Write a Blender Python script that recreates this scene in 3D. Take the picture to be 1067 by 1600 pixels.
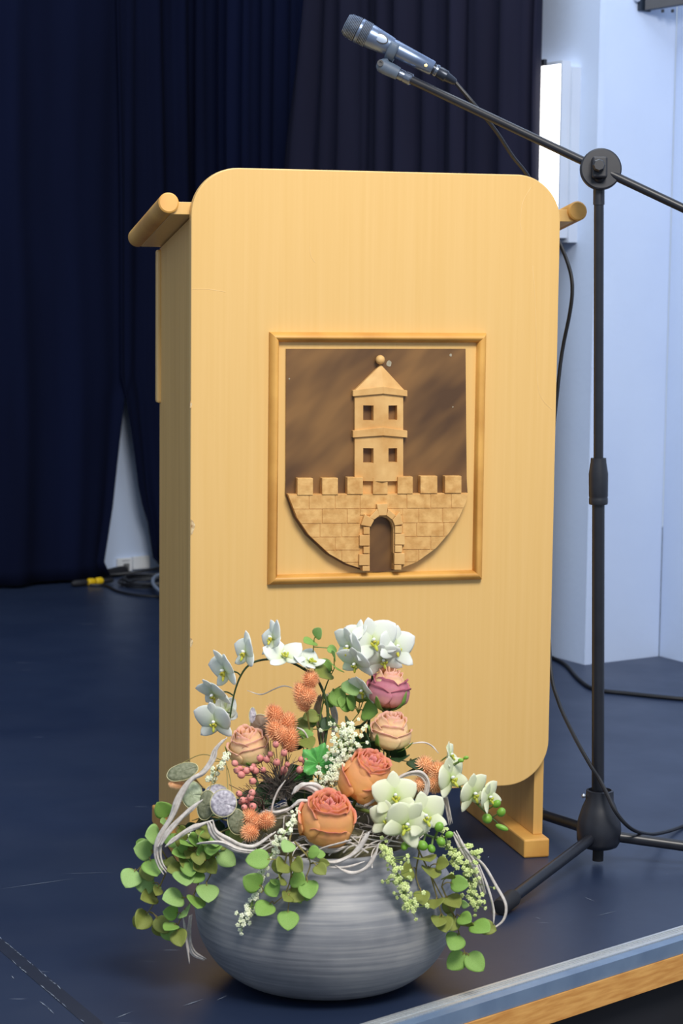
import bpy, math, random
import numpy as np
from mathutils import Vector, Matrix
random.seed(7); RNG = np.random.RandomState(7)
S = bpy.context.scene
for o in list(bpy.data.objects): bpy.data.objects.remove(o)
COL = S.collection

# ------------------------------------------------------------------ camera
W, H, FPX = 1067.0, 1600.0, 3300.0
PITCH, ROLL, CAMH = 0.10938, -0.01115, 1.0
fw = Vector((0, math.cos(PITCH), -math.sin(PITCH)))
dn0 = Vector((0, -math.sin(PITCH), -math.cos(PITCH))); rt0 = Vector((1, 0, 0))
rt = rt0*math.cos(ROLL) + dn0*math.sin(ROLL)
dn = dn0*math.cos(ROLL) - rt0*math.sin(ROLL)
CAM = Vector((0, 0, CAMH))
cd = bpy.data.cameras.new('camera'); cam = bpy.data.objects.new('camera', cd); COL.objects.link(cam)
up = -dn; back = -fw
m = Matrix(((rt.x, up.x, back.x, 0), (rt.y, up.y, back.y, 0), (rt.z, up.z, back.z, CAMH), (0, 0, 0, 1)))
cam.matrix_world = m
cd.sensor_fit = 'VERTICAL'; cd.sensor_height = 36.0; cd.sensor_width = 24.0
cd.lens = FPX/H*36.0
cd.clip_start = 0.05; cd.clip_end = 60
cd.dof.use_dof = True; cd.dof.focus_distance = 3.35; cd.dof.aperture_fstop = 9.0
S.camera = cam

# ------------------------------------------------------------------ world, lights, exposure
S.view_settings.view_transform = 'Standard'; S.view_settings.look = 'None'
S.view_settings.exposure = 0.0; S.view_settings.gamma = 1.0; S.view_settings.use_curve_mapping = False
wd = bpy.data.worlds.new('hall_ambient'); S.world = wd; wd.use_nodes = True
bg = wd.node_tree.nodes['Background']
bg.inputs[0].default_value = (0.70, 0.83, 1.0, 1); bg.inputs[1].default_value = 0.62
def area(name, loc, target, sx, sy, power, color):
    l = bpy.data.lights.new(name, 'AREA'); l.shape = 'RECTANGLE'; l.size = sx; l.size_y = sy
    l.energy = power; l.color = color
    o = bpy.data.objects.new(name, l); COL.objects.link(o); o.location = loc
    o.rotation_euler = (Vector(target)-Vector(loc)).to_track_quat('-Z', 'Y').to_euler()
    return o
area('hall_ceiling_light', (0.9, 0.6, 3.6), (0.0, 3.4, 0.5), 1.6, 1.2, 190, (1.0, 0.94, 0.86))
area('stage_fill_light', (-0.1, 4.6, 3.6), (-0.1, 5.2, 0.0), 2.2, 1.4, 58, (0.85, 0.92, 1.0))  # unseen fill lamp, added to brighten the back wall and curtains

# ------------------------------------------------------------------ helpers
def ray(px, py): return fw + rt*((px-W/2)/FPX) + dn*((py-H/2)/FPX)
def at(px, py, Y):
    d = ray(px, py); return CAM + d*(Y/d.y)
def ground(px, py, z=0.0):
    d = ray(px, py); return CAM + d*((z-CAMH)/d.z)
def pxm(Y): return Y/FPX          # metres per picture pixel at distance Y
def lin(c):
    r = []
    for v in c:
        v = v/255.0
        r.append(v/12.92 if v <= 0.04045 else ((v+0.055)/1.055)**2.4)
    return r
MATS = {}
def mat(name, c1, c2=None, rough=0.6, scale=8, stretch=(1, 1, 1), bump=0.0, metal=0.0, trans=0.0, spec=0.5, detail=4, coord='Object', contrast=(0.3, 0.7), bscale=None, sheen=0, rot=0.0, squash=1.0):
    if name in MATS: return MATS[name]
    mt = bpy.data.materials.new(name); mt.use_nodes = True
    nt = mt.node_tree; N = nt.nodes; L = nt.links
    b = N['Principled BSDF']
    b.inputs['Roughness'].default_value = rough; b.inputs['Metallic'].default_value = metal
    b.inputs['Specular IOR Level'].default_value = spec
    if sheen: b.inputs['Sheen Weight'].default_value = sheen
    col = lin(c1)+[1]; b.inputs['Base Color'].default_value = col
    tc = N.new('ShaderNodeTexCoord'); mp = N.new('ShaderNodeMapping'); mp.inputs['Scale'].default_value = (stretch[0], stretch[1], stretch[2]*squash); mp.inputs['Rotation'].default_value = (0, rot, 0)
    if rot:      # rotate first, then stretch
        mp.vector_type = 'TEXTURE'; mp.inputs['Scale'].default_value = (1/stretch[0], 1/stretch[1], 1/(stretch[2]*squash))
    L.new(tc.outputs[coord], mp.inputs[0])
    nz = N.new('ShaderNodeTexNoise'); nz.inputs['Scale'].default_value = scale; nz.inputs['Detail'].default_value = detail
    L.new(mp.outputs[0], nz.inputs['Vector'])
    rp = N.new('ShaderNodeValToRGB'); rp.color_ramp.elements[0].position = contrast[0]; rp.color_ramp.elements[1].position = contrast[1]
    rp.color_ramp.elements[0].color = col; rp.color_ramp.elements[1].color = (lin(c2) if c2 else lin(c1))+[1]
    L.new(nz.outputs['Fac'], rp.inputs[0]); L.new(rp.outputs[0], b.inputs['Base Color'])
    if bump:
        bp = N.new('ShaderNodeBump'); bp.inputs['Strength'].default_value = bump; bp.inputs['Distance'].default_value = 0.002
        if bscale:
            nb = N.new('ShaderNodeTexNoise'); nb.inputs['Scale'].default_value = bscale; L.new(mp.outputs[0], nb.inputs['Vector']); L.new(nb.outputs['Fac'], bp.inputs['Height'])
        else: L.new(nz.outputs['Fac'], bp.inputs['Height'])
        L.new(bp.outputs[0], b.inputs['Normal'])
    if trans:
        tr = N.new('ShaderNodeBsdfTranslucent'); mx = N.new('ShaderNodeMixShader'); mx.inputs[0].default_value = trans
        L.new(rp.outputs[0], tr.inputs[0]); L.new(b.outputs[0], mx.inputs[1]); L.new(tr.outputs[0], mx.inputs[2])
        L.new(mx.outputs[0], N['Material Output'].inputs[0])
    MATS[name] = mt; return mt
def petal_mat(name, stops, trans=0.3, rough=0.6, vein=0.25, vcol=(190, 90, 80)):
    """colour along the petal (attribute 'tt': 0 at the base, 1 at the lip) with fine veins"""
    if name in MATS: return MATS[name]
    mt = bpy.data.materials.new(name); mt.use_nodes = True
    nt = mt.node_tree; N = nt.nodes; L = nt.links; b = N['Principled BSDF']
    b.inputs['Roughness'].default_value = rough; b.inputs['Specular IOR Level'].default_value = 0.25
    a = N.new('ShaderNodeAttribute'); a.attribute_name = 'tt'
    tc = N.new('ShaderNodeTexCoord'); nz = N.new('ShaderNodeTexNoise'); nz.inputs['Scale'].default_value = 120; nz.inputs['Detail'].default_value = 6
    L.new(tc.outputs['Object'], nz.inputs['Vector'])
    ad = N.new('ShaderNodeMath'); ad.operation = 'MULTIPLY_ADD'; ad.inputs[1].default_value = vein
    L.new(nz.outputs['Fac'], ad.inputs[0])
    sb = N.new('ShaderNodeMath'); sb.operation = 'SUBTRACT'; sb.inputs[1].default_value = vein*0.5
    L.new(a.outputs['Fac'], sb.inputs[0]); L.new(sb.outputs[0], ad.inputs[2])
    rp = N.new('ShaderNodeValToRGB'); e = rp.color_ramp.elements
    e[0].position = stops[0][0]; e[0].color = lin(stops[0][1])+[1]; e[1].position = stops[-1][0]; e[1].color = lin(stops[-1][1])+[1]
    for p, c in stops[1:-1]:
        k = e.new(p); k.color = lin(c)+[1]
    L.new(ad.outputs[0], rp.inputs[0]); L.new(rp.outputs[0], b.inputs['Base Color'])
    bp = N.new('ShaderNodeBump'); bp.inputs['Strength'].default_value = 0.5; bp.inputs['Distance'].default_value = 0.001
    L.new(nz.outputs['Fac'], bp.inputs['Height']); L.new(bp.outputs[0], b.inputs['Normal'])
    tr = N.new('ShaderNodeBsdfTranslucent'); mx = N.new('ShaderNodeMixShader'); mx.inputs[0].default_value = trans
    L.new(rp.outputs[0], tr.inputs[0]); L.new(b.outputs[0], mx.inputs[1]); L.new(tr.outputs[0], mx.inputs[2]); L.new(mx.outputs[0], N['Material Output'].inputs[0])
    MATS[name] = mt; return mt

ORG = {}
def tag(o, label=None, cat=None, group=None, kind=None):
    if label: o['label'] = label
    if cat: o['category'] = cat
    if group: o['group'] = group
    if kind: o['kind'] = kind
    return o
def thing(name, label, cat, loc=(0, 0, 0), rz=0, group=None):
    o = bpy.data.objects.new(name, None); o.empty_display_size = 0.05; COL.objects.link(o)
    o.location = loc; o.rotation_euler = (0, 0, rz); tag(o, label, cat, group)
    ORG[o] = Vector(loc) if not rz else Vector((0, 0, 0))
    return o
class MB:
    def __init__(s): s.v = []; s.f = []; s.t = []; s.sm = []
    def add(s, vs, fs, t=None, smooth=True):
        k = len(s.v); s.v += [Vector(q) for q in vs]; s.t += (t if t else [0.0]*len(vs))
        s.f += [tuple(i+k for i in f) for f in fs]; s.sm += [smooth]*len(fs)
    def hexa(s, p):      # 8 corners: bottom ring 0-3, top ring 4-7
        s.add(p, [(3, 2, 1, 0), (4, 5, 6, 7), (0, 1, 5, 4), (1, 2, 6, 5), (2, 3, 7, 6), (3, 0, 4, 7)], smooth=False)
    def box(s, a, b):
        x0, y0, z0 = a; x1, y1, z1 = b
        s.hexa([(x0, y0, z0), (x1, y0, z0), (x1, y1, z0), (x0, y1, z0), (x0, y0, z1), (x1, y0, z1), (x1, y1, z1), (x0, y1, z1)])
    def prism(s, poly, f0, f1, smooth=False):
        """poly: 2-D points; f0/f1 map a 2-D point to the back / front 3-D point"""
        n = len(poly)
        s.add([f0(p) for p in poly]+[f1(p) for p in poly], [tuple(range(n))[::-1], tuple(range(n, 2*n))]+[(i, (i+1) % n, (i+1) % n+n, i+n) for i in range(n)], smooth=smooth)
    def tube(s, pts, r, n=8, flat=None, cap=True):
        pts = [Vector(p) for p in pts]; k = len(pts); rr = r if isinstance(r, (list, tuple)) else [r]*k
        tg = [(pts[min(i+1, k-1)]-pts[max(i-1, 0)]).normalized() for i in range(k)]
        a = tg[0].orthogonal().normalized(); vs = []; ts = []
        for i in range(k):
            a = (a - tg[i]*a.dot(tg[i]))
            a = a.normalized() if a.length > 1e-6 else tg[i].orthogonal().normalized()
            b = tg[i].cross(a)
            for j in range(n):
                th = 2*math.pi*j/n; vs.append(pts[i]+a*math.cos(th)*rr[i]+b*math.sin(th)*rr[i]); ts.append(i/(k-1))
        fs = [(i*n+j, i*n+(j+1) % n, (i+1)*n+(j+1) % n, (i+1)*n+j) for i in range(k-1) for j in range(n)]
        if cap: fs += [tuple(range(n))[::-1], tuple(range((k-1)*n, k*n))]
        s.add(vs, fs, ts)
    def lathe(s, prof, o, ax=(0, 0, 1), n=32, cap=True):
        """prof: (radius, height) along axis ax from o"""
        o = Vector(o); ax = Vector(ax).normalized(); a = ax.orthogonal().normalized(); b = ax.cross(a); k = len(prof)
        vs = []
        for (r, h) in prof:
            for j in range(n):
                th = 2*math.pi*j/n; vs.append(o+ax*h+a*(math.cos(th)*r)+b*(math.sin(th)*r))
        fs = [(i*n+j, i*n+(j+1) % n, (i+1)*n+(j+1) % n, (i+1)*n+j) for i in range(k-1) for j in range(n)]
        if cap: fs += [tuple(range(n))[::-1], tuple(range((k-1)*n, k*n))]
        s.add(vs, fs)
    def ell(s, c, r, ax=(0, 0, 1), nu=10, nv=6):
        """ellipsoid: r = (radius, half length along ax)"""
        s.lathe([(max(1e-5, r[0]*math.sin(math.pi*i/nv)), -r[1]*math.cos(math.pi*i/nv)) for i in range(nv+1)], c, ax, nu, cap=False)
    def grid(s, fn, nu, nv, tfn=None):
        vs = []; ts = []
        for j in range(nv+1):
            for i in range(nu+1):
                vs.append(fn(i/nu, j/nv)); ts.append(tfn(i/nu, j/nv) if tfn else j/nv)
        s.add(vs, [(j*(nu+1)+i, j*(nu+1)+i+1, (j+1)*(nu+1)+i+1, (j+1)*(nu+1)+i) for j in range(nv) for i in range(nu)], ts)
    def mesh(s, name, material, org=None, sharp=40):
        me = bpy.data.meshes.new(name); o = org if org is not None else Vector((0, 0, 0))
        me.from_pydata([tuple(q-o) for q in s.v], [], s.f); me.materials.append(material)
        me.polygons.foreach_set('use_smooth', s.sm)
        at_ = me.attributes.new('tt', 'FLOAT', 'POINT'); at_.data.foreach_set('value', s.t)
        if sharp and any(s.sm):
            try: me.set_sharp_from_angle(angle=math.radians(sharp))
            except Exception: pass
        me.update(); return me
    def build(s, name, material, parent=None, label=None, cat=None, group=None, kind=None, sharp=40, bevel=0, solid=0, subsurf=0):
        org = ORG.get(parent, Vector((0, 0, 0))) if parent else Vector((0, 0, 0))
        if parent is None:      # its own origin: middle of its base
            xs = [q.x for q in s.v]; ys = [q.y for q in s.v]; org = Vector(((min(xs)+max(xs))/2, (min(ys)+max(ys))/2, min(q.z for q in s.v)))
        o = bpy.data.objects.new(name, s.mesh(name, material, org, sharp)); COL.objects.link(o)
        if parent: o.parent = parent; ORG[o] = org
        else: o.location = org; ORG[o] = org
        if solid:
            md = o.modifiers.new('thickness', 'SOLIDIFY'); md.thickness = solid; md.offset = 0
        if subsurf:
            md = o.modifiers.new('smooth', 'SUBSURF'); md.levels = md.render_levels = subsurf
        if bevel:
            md = o.modifiers.new('bevel', 'BEVEL'); md.width = bevel; md.segments = 2; md.limit_method = 'ANGLE'; md.angle_limit = math.radians(40)
        tag(o, label, cat, group, kind); return o
def place(name, me, parent, M4):
    """another object on shared mesh data, set by a world matrix under a thing that is not rotated"""
    o = bpy.data.objects.new(name, me); COL.objects.link(o); o.parent = parent
    M4 = M4.copy(); M4.translation = M4.translation-ORG[parent]; o.matrix_basis = M4; return o
def spline(pts, n=8):
    p = [Vector(q) for q in pts]
    if len(p) < 3: return p
    p = [p[0]*2-p[1]]+p+[p[-1]*2-p[-2]]; out = []
    for i in range(1, len(p)-2):
        a, b, c, d = p[i-1:i+3]
        for k in range(n):
            t = k/n; out.append(0.5*((2*b)+(c-a)*t+(2*a-5*b+4*c-d)*t*t+(3*b-a-3*c+d)*t**3))
    out.append(p[-2]); return out
def frame3(ax, upv=(0, 0, 1)):
    z = Vector(ax).normalized(); u = Vector(upv)
    if abs(z.dot(u.normalized())) > 0.98: u = Vector((0, 1, 0))
    x = u.cross(z).normalized(); y = z.cross(x); return x, y, z
def view(r, u, c):
    """direction given as right, up, towards the photographer"""
    return (rt*r - dn*u - fw*c).normalized()

# ------------------------------------------------------------------ materials
BEECH = mat('beech_veneer', (231, 190, 121), (226, 183, 110), 0.42, 5, (26, 26, 0.5), 0.03, contrast=(0.25, 0.8))
BEECHS = mat('beech_side', (222, 178, 104), (206, 160, 88), 0.5, 5, (14, 14, 0.5), 0.05, contrast=(0.25, 0.8))
BEECHW = mat('worn_beech', (226, 172, 88), (184, 124, 52), 0.5, 9, (1, 1, 1), 0.15, contrast=(0.35, 0.75))
CARVE = mat('carved_limewood', (228, 184, 118), (205, 154, 88), 0.6, 30, (1, 1, 1), 0.2, contrast=(0.3, 0.7))
STONE = mat('carved_stone_blocks', (226, 180, 112), (198, 146, 80), 0.65, 70, (1, 1, 1), 0.8, contrast=(0.35, 0.7))
BROWN = mat('brown_stained_veneer', (134, 97, 55), (84, 58, 35), 0.4, 8, (0.8, 1, 1.0), 0.05, contrast=(0.36, 0.68), rot=-0.75, squash=2.4, detail=2)
BLACKM = mat('black_powder_coat', (30, 32, 40), (24, 26, 34), 0.36, 40, spec=0.5)
BLACKP = mat('black_plastic', (36, 39, 48), (28, 30, 38), 0.42, 40, spec=0.5)
RUBBER = mat('black_rubber', (26, 27, 33), (20, 21, 26), 0.7, 40)
CABLE = mat('cable_sheath', (22, 23, 30), (16, 17, 22), 0.5, 30)
WALL = mat('white_wall_paint', (196, 211, 236), (188, 204, 232), 0.75, 3, (1, 1, 1), 0.25, bscale=60)
NAVY = mat('navy_stage_cloth', (11, 18, 44), (8, 13, 34), 0.95, 4, (1, 1, 0.2), 0.1, spec=0.1)
NAVYC = mat('dark_window_curtain_cloth', (26, 27, 46), (20, 21, 38), 0.9, 6, (1, 1, 0.2), 0.1, spec=0.15)

# ------------------------------------------------------------------ the setting
def floor_material():
    mt = bpy.data.materials.new('scuffed_dark_stage_floor'); mt.use_nodes = True
    nt = mt.node_tree; N = nt.nodes; L = nt.links; b = N['Principled BSDF']
    tc = N.new('ShaderNodeTexCoord')
    nz = N.new('ShaderNodeTexNoise'); nz.inputs['Scale'].default_value = 2.2; nz.inputs['Detail'].default_value = 5; L.new(tc.outputs['Object'], nz.inputs['Vector'])
    rp = N.new('ShaderNodeValToRGB'); rp.color_ramp.elements[0].color = lin((25, 37, 62))+[1]; rp.color_ramp.elements[1].color = lin((33, 45, 69))+[1]
    rp.color_ramp.elements[0].position = 0.3; rp.color_ramp.elements[1].position = 0.7
    L.new(nz.outputs['Fac'], rp.inputs[0])
    last = rp.outputs[0]
    for ang, sc, st, lo, amt in ((0.6, 9, 9.0, 0.76, 0.4), (0.15, 7, 12.0, 0.775, 0.3), (1.3, 5, 14.0, 0.77, 0.25)):
        mp = N.new('ShaderNodeMapping'); mp.inputs['Rotation'].default_value = (0, 0, ang); mp.inputs['Scale'].default_value = (1, st, 1)
        n2 = N.new('ShaderNodeTexNoise'); n2.inputs['Scale'].default_value = sc; n2.inputs['Detail'].default_value = 2
        L.new(tc.outputs['Object'], mp.inputs[0]); L.new(mp.outputs[0], n2.inputs['Vector'])
        r2 = N.new('ShaderNodeValToRGB'); r2.color_ramp.elements[0].position = lo; r2.color_ramp.elements[1].position = lo+0.03
        r2.color_ramp.elements[1].color = (amt, amt, amt, 1)
        mx = N.new('ShaderNodeMix'); mx.data_type = 'RGBA'; mx.inputs['B'].default_value = lin((150, 160, 175))+[1]
        L.new(n2.outputs['Fac'], r2.inputs[0]); L.new(r2.outputs[0], mx.inputs['Factor']); L.new(last, mx.inputs['A']); last = mx.outputs['Result']
    L.new(last, b.inputs['Base Color'])
    n3 = N.new('ShaderNodeTexNoise'); n3.inputs['Scale'].default_value = 6; n3.inputs['Detail'].default_value = 6; L.new(tc.outputs['Object'], n3.inputs['Vector'])
    mr = N.new('ShaderNodeMapRange'); mr.inputs['To Min'].default_value = 0.30; mr.inputs['To Max'].default_value = 0.5; L.new(n3.outputs['Fac'], mr.inputs['Value']); L.new(mr.outputs[0], b.inputs['Roughness'])
    bp = N.new('ShaderNodeBump'); bp.inputs['Strength'].default_value = 0.06; bp.inputs['Distance'].default_value = 0.002
    n4 = N.new('ShaderNodeTexNoise'); n4.inputs['Scale'].default_value = 25; L.new(tc.outputs['Object'], n4.inputs['Vector']); L.new(n4.outputs['Fac'], bp.inputs['Height']); L.new(bp.outputs[0], b.inputs['Normal'])
    return mt
FLOORM = floor_material()
E1 = Vector((0.043, 2.765, 0)); ED = Vector((0.743, 0.669, 0)); EN = Vector((0.669, -0.743, 0))   # stage edge: point, direction, outward
ea, eb = E1-ED*4.0, E1+ED*3.2
f = MB(); poly = [(ea.x, ea.y), (eb.x, eb.y), (3.4, 8.4), (-1.0, 9.0), (-5.0, 6.5), (-4.2, 1.2)]
f.prism(poly, lambda p: (p[0], p[1], -0.03), lambda p: (p[0], p[1], 0.0))
floor = f.build('floor', FLOORM, kind='structure')
def strip(a, b, o0, o1, z0, z1):
    m_ = MB(); m_.hexa([a+EN*o0+Vector((0, 0, z0)), b+EN*o0+Vector((0, 0, z0)), b+EN*o1+Vector((0, 0, z0)), a+EN*o1+Vector((0, 0, z0)),
                        a+EN*o0+Vector((0, 0, z1)), b+EN*o0+Vector((0, 0, z1)), b+EN*o1+Vector((0, 0, z1)), a+EN*o1+Vector((0, 0, z1))]); return m_
ALU = mat('brushed_aluminium_edging', (204, 206, 206), (176, 182, 186), 0.38, 30, (1, 30, 1), 0.05, metal=0.55)
ALUB = mat('blue_grey_edging', (120, 142, 170), (104, 126, 156), 0.45, 20, metal=0.3)
PINE = mat('pine_edge_board', (222, 166, 92), (188, 126, 58), 0.5, 7, (3, 3, 26), 0.1, contrast=(0.3, 0.75))
s1 = strip(ea, eb, 0.0005, 0.026, -0.02, 0.0035); trim1 = s1.build('trim_1', ALU, kind='structure')
for k in (0.006, 0.011, 0.016):
    strip(ea, eb, k, k+0.0022, 0.0035, 0.0047).build('ridge', ALU, trim1)
strip(ea, eb, 0.0265, 0.0445, -0.02, 0.0015).build('trim_2', ALUB, kind='structure')
strip(ea, eb, 0.03, 0.0475, -0.060, -0.0205).build('trim_3', PINE, kind='structure')
DARKF = mat('black_stage_skirt', (16, 18, 28), (10, 12, 20), 0.8, 6)
strip(ea, eb, 0.0, 0.02, -0.75, -0.061).build('wall_front', DARKF, kind='structure')
hf = MB(); hf.prism([(-6, -3), (6, -3), (6, 9), (-6, 9)], lambda p: (p[0], p[1], -0.80), lambda p: (p[0], p[1], -0.755))
hf.build('floor_hall', mat('hall_floor', (96, 90, 86), (84, 80, 78), 0.5, 4), kind='structure')

# worn tape over the seam of the floor sheets
TAPE = mat('worn_black_tape', (15, 24, 44), (24, 34, 56), 0.5, 20, (1, 1, 1), 0.1, contrast=(0.5, 0.8))
u1, u2, l1, l2 = ground(0, 1465), ground(163, 1600), ground(0, 1486), ground(131, 1600)
u1, u2 = u1+(u1-u2)*.35, u2+(u2-u1)*.3; l1, l2 = l1+(l1-l2)*.35, l2+(l2-l1)*.3
ta, tb = (u1+l1)/2, (u2+l2)/2; td = (tb-ta).normalized(); tn = Vector((-td.y, td.x, 0)); wv = (u1-l1).dot(tn)/2
tp = MB(); e_ = Vector((0, 0, .0007))
tp.hexa([l1, l2, u2, u1, l1+e_, l2+e_, u2+e_, u1+e_])
tp.build('seam_tape', TAPE, floor)
fl = MB(); SCR = mat('bare_scratch', (140, 150, 164), (84, 96, 118), 0.7, 60)
for k in range(46):
    t = random.random(); side = random.choice((-1, 1, 1, -1, -3.4)); c = ta+(tb-ta)*t+tn*wv*side+Vector((0, 0, .0009)); ln = random.uniform(.003, .016); wd_ = random.uniform(.0004, .0011)
    dd = (td+tn*random.uniform(-.12, .12)).normalized(); nn = Vector((-dd.y, dd.x, 0))
    fl.add([c-dd*ln-nn*wd_*.2, c-nn*wd_, c+dd*ln, c+nn*wd_*.8], [(0, 1, 2, 3)])
for (x0, y0, x1, y1, w_) in ((285, 1572, 318, 1561, .0011), (180, 1591, 208, 1580, .0007), (338, 1563, 356, 1555, .0008), (0, 1389, 120, 1372, .0007), (95, 1365, 180, 1363, .0004),
                             (930, 1409, 912, 1401, .0006), (965, 1423, 932, 1431, .0005), (845, 1436, 836, 1433, .0009), (1045, 1365, 1040, 1366, .001), (897, 1437, 880, 1441, .0004), (762, 1340, 764, 1338, .0012)):
    a, b2 = ground(x0, y0, .0008), ground(x1, y1, .0008); dd = (b2-a).normalized(); nn = Vector((-dd.y, dd.x, 0)); mid = (a+b2)/2
    fl.add([a, mid-nn*w_, b2, mid+nn*w_], [(0, 1, 2, 3)])
fl.build('scratches', SCR, floor, kind='stuff')

# walls
KX = Vector((-0.456, 7.364, 0)); P1 = Vector((0.644, 5.483, 0)); P2 = Vector((0.863, 5.63, 0)); P3 = P2+Vector((0.49, -0.87, 0))*3.5
BL = KX-Vector((0.79, 0.61, 0))*4.5
def wall(name, a, b, z0=-0.01, z1=3.4, th=0.15, material=WALL):
    d = (b-a).normalized(); n = Vector((-d.y, d.x, 0))
    n = n if n.dot(Vector((0.2, 4, 0))-a) < 0 else -n     # outwards
    m_ = MB(); m_.hexa([a, b, b+n*th, a+n*th]+[q+Vector((0, 0, z1)) for q in (a, b, b+n*th, a+n*th)])
    for q in m_.v[:4]: q.z = z0
    return m_.build(name, material, kind='structure')
wall('wall_back', BL, KX)
wr = wall('wall_right', KX, P1, th=0.02)
pil = MB(); pl4 = [P1, P2, P2+Vector((-.505, .863, 0))*1.2, P1+Vector((-.505, .863, 0))*0.02+Vector((0.02, 0.012, 0)), ]
pil.prism([(q.x, q.y) for q in pl4], lambda p: (p[0], p[1], -0.01), lambda p: (p[0], p[1], 3.4)); pil.build('wall_pillar', WALL, kind='structure', bevel=0.006)
wall('wall_side', P2, P3, th=0.15)
# backlit window on the right wall: casing box that stands proud of the wall, inner casement, bright pane
RD = Vector((-0.505, 0.863, 0)); RN = Vector((-0.863, -0.505, 0))
def rw(s, off, z): return P1+RD*s+RN*off+Vector((0, 0, z))
def rbox(s0, s1, o0, o1, z0, z1):
    m_ = MB(); m_.hexa([rw(s0, o0, z0), rw(s1, o0, z0), rw(s1, o1, z0), rw(s0, o1, z0), rw(s0, o0, z1), rw(s1, o0, z1), rw(s1, o1, z1), rw(s0, o1, z1)]); return m_
WHITEP = mat('white_window_lacquer', (196, 206, 222), (188, 198, 216), 0.4, 5)
win = rbox(0.075, 1.0, 0.0, 0.028, 1.104, 1.553).build('window_1', WHITEP, kind='structure')
for nm, a in (('window_frame', (0.082, 0.975, 0.028, 0.055, 1.560, 1.568)), ('window_frame', (0.082, 0.975, 0.028, 0.055, 1.115, 1.125)), ('window_frame', (0.082, 0.088, 0.028, 0.055, 1.125, 1.560)), ('window_frame', (0.967, 0.975, 0.028, 0.055, 1.125, 1.560))):
    rbox(*a).build(nm, WHITEP, win)
gl = bpy.data.materials.new('daylit_window_pane'); gl.use_nodes = True; gb = gl.node_tree.nodes['Principled BSDF']
gb.inputs['Emission Color'].default_value = (1.0, 0.97, 0.93, 1); gb.inputs['Emission Strength'].default_value = 3.2; gb.inputs['Roughness'].default_value = 0.1
rbox(0.088, 0.967, 0.03, 0.050, 1.125, 1.560).build('window_pane', gl, win)
hk = rbox(0.150, 0.175, 0.055, 0.064, 1.560, 1.576); hk.build('window_catch', BLACKP, win)

# steel bracket at the top of the pillar
PD = (P2-P1).normalized(); PN = Vector((PD.y, -PD.x, 0))
bk = thing('wall_bracket', 'dark steel bracket bolted high on the white pillar', 'bracket', P1+PD*0.13+Vector((0, 0, 1.72)))
def pbox(s0, s1, o0, o1, z0, z1):
    m_ = MB(); q = lambda s, o, z: P1+PD*s+PN*o+Vector((0, 0, z))
    m_.hexa([q(s0, o0, z0), q(s1, o0, z0), q(s1, o1, z0), q(s0, o1, z0), q(s0, o0, z1), q(s1, o0, z1), q(s1, o1, z1), q(s0, o1, z1)]); return m_
STEEL = mat('dark_painted_steel', (34, 46, 62), (26, 36, 50), 0.45, 12)
pbox(0.125, 0.165, 0.0, 0.008, 1.698, 1.80).build('wall_plate', STEEL, bk, bevel=.001)
q0 = P1+PD*0.145+Vector((0, 0, 1.699)); bm_ = MB()
dv = Vector((1, -0.14, 0)).normalized(); sd = Vector((-dv.y, dv.x, 0))
a, b2 = q0+PN*.006, q0+dv*0.6+Vector((0, 0, 0.09))
bm_.hexa([a-sd*.012, a+sd*.012, b2+sd*.012, b2-sd*.012]+[q+Vector((0, 0, .05)) for q in (a-sd*.012, a+sd*.012, b2+sd*.012, b2-sd*.012)]); bm_.build('arm', STEEL, bk, bevel=.001)
for k in (.05, .075):
    mb = MB(); c = q0+dv*k+Vector((0, 0, .0)); mb.lathe([(.004, -.004), (.004, .004)], c, (0, 0, 1), 6); mb.build('bolt', STEEL, bk)
mb = MB(); mb.lathe([(.009, 0), (.009, .01), (.005, .014)], P1+PD*.118+Vector((0, 0, 1.728)), PN, 12); mb.build('wall_plug', WHITEP, bk)

# ------------------------------------------------------------------ curtains
def along(path, q):
    seg = [(path[i+1]-path[i]).length for i in range(len(path)-1)]; L_ = sum(seg); d = max(0, min(1, q))*L_
    for i, l in enumerate(seg):
        if d <= l or i == len(seg)-1:
            t = (path[i+1]-path[i]).normalized(); return path[i]+t*d, t, L_
        d -= l
def curtain(name, label, path, nfold, amp, material, edges=(None, None), zt=2.9, seed=0, zlow=0.012, decay=0.45, sharpness=1.0):
    rs = np.random.RandomState(seed); ph = rs.uniform(0, 6.28, 6); _, _, L_ = along(path, 0)
    el, er = edges
    def sh(tab, z): return float(np.interp(z, [t[0] for t in tab], [t[1] for t in tab])) if tab else 0.0
    nu = max(60, nfold*14); nv = 36
    def fn(u, v):
        z = zlow+(zt-zlow)*(v**1.15)
        w = u+0.010*math.sin(9*u+ph[0])+0.006*math.sin(4*z+ph[1]+5*u)*(1-0.6*v)
        p, t, _ = along(path, u); n = Vector((-t.y, t.x, 0)); n = n if n.y < 0 else -n
        a = 2*math.pi*nfold*w
        y = amp*(math.sin(a+0.6*math.sin(a*0.37+ph[2]))+0.35*math.sin(2.3*a+ph[3]+0.8*z)+0.25*math.sin(0.31*a+ph[4]))*(0.75+0.25*math.sin(3*u*nfold+ph[5]))
        y *= (1.0+0.25*(1-v))
        s_ = sh(el, z)*max(0, 1-u*L_/decay)**2 + sh(er, z)*max(0, 1-(1-u)*L_/decay)**2
        return p+n*y+t*(s_+0.3*amp*math.cos(a+ph[2]))+Vector((0, 0, z))
    m_ = MB(); m_.grid(fn, nu, nv)
    return m_.build(name, material, label=label, cat='curtain', sharp=0, solid=0.004)
BD = Vector((0.79, 0.61, 0)); BN = Vector((0.61, -0.79, 0)); OFF = 0.11
gapp = Vector((-0.72, 7.16, 0))+BD*(-0.09)+BN*OFF
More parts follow.
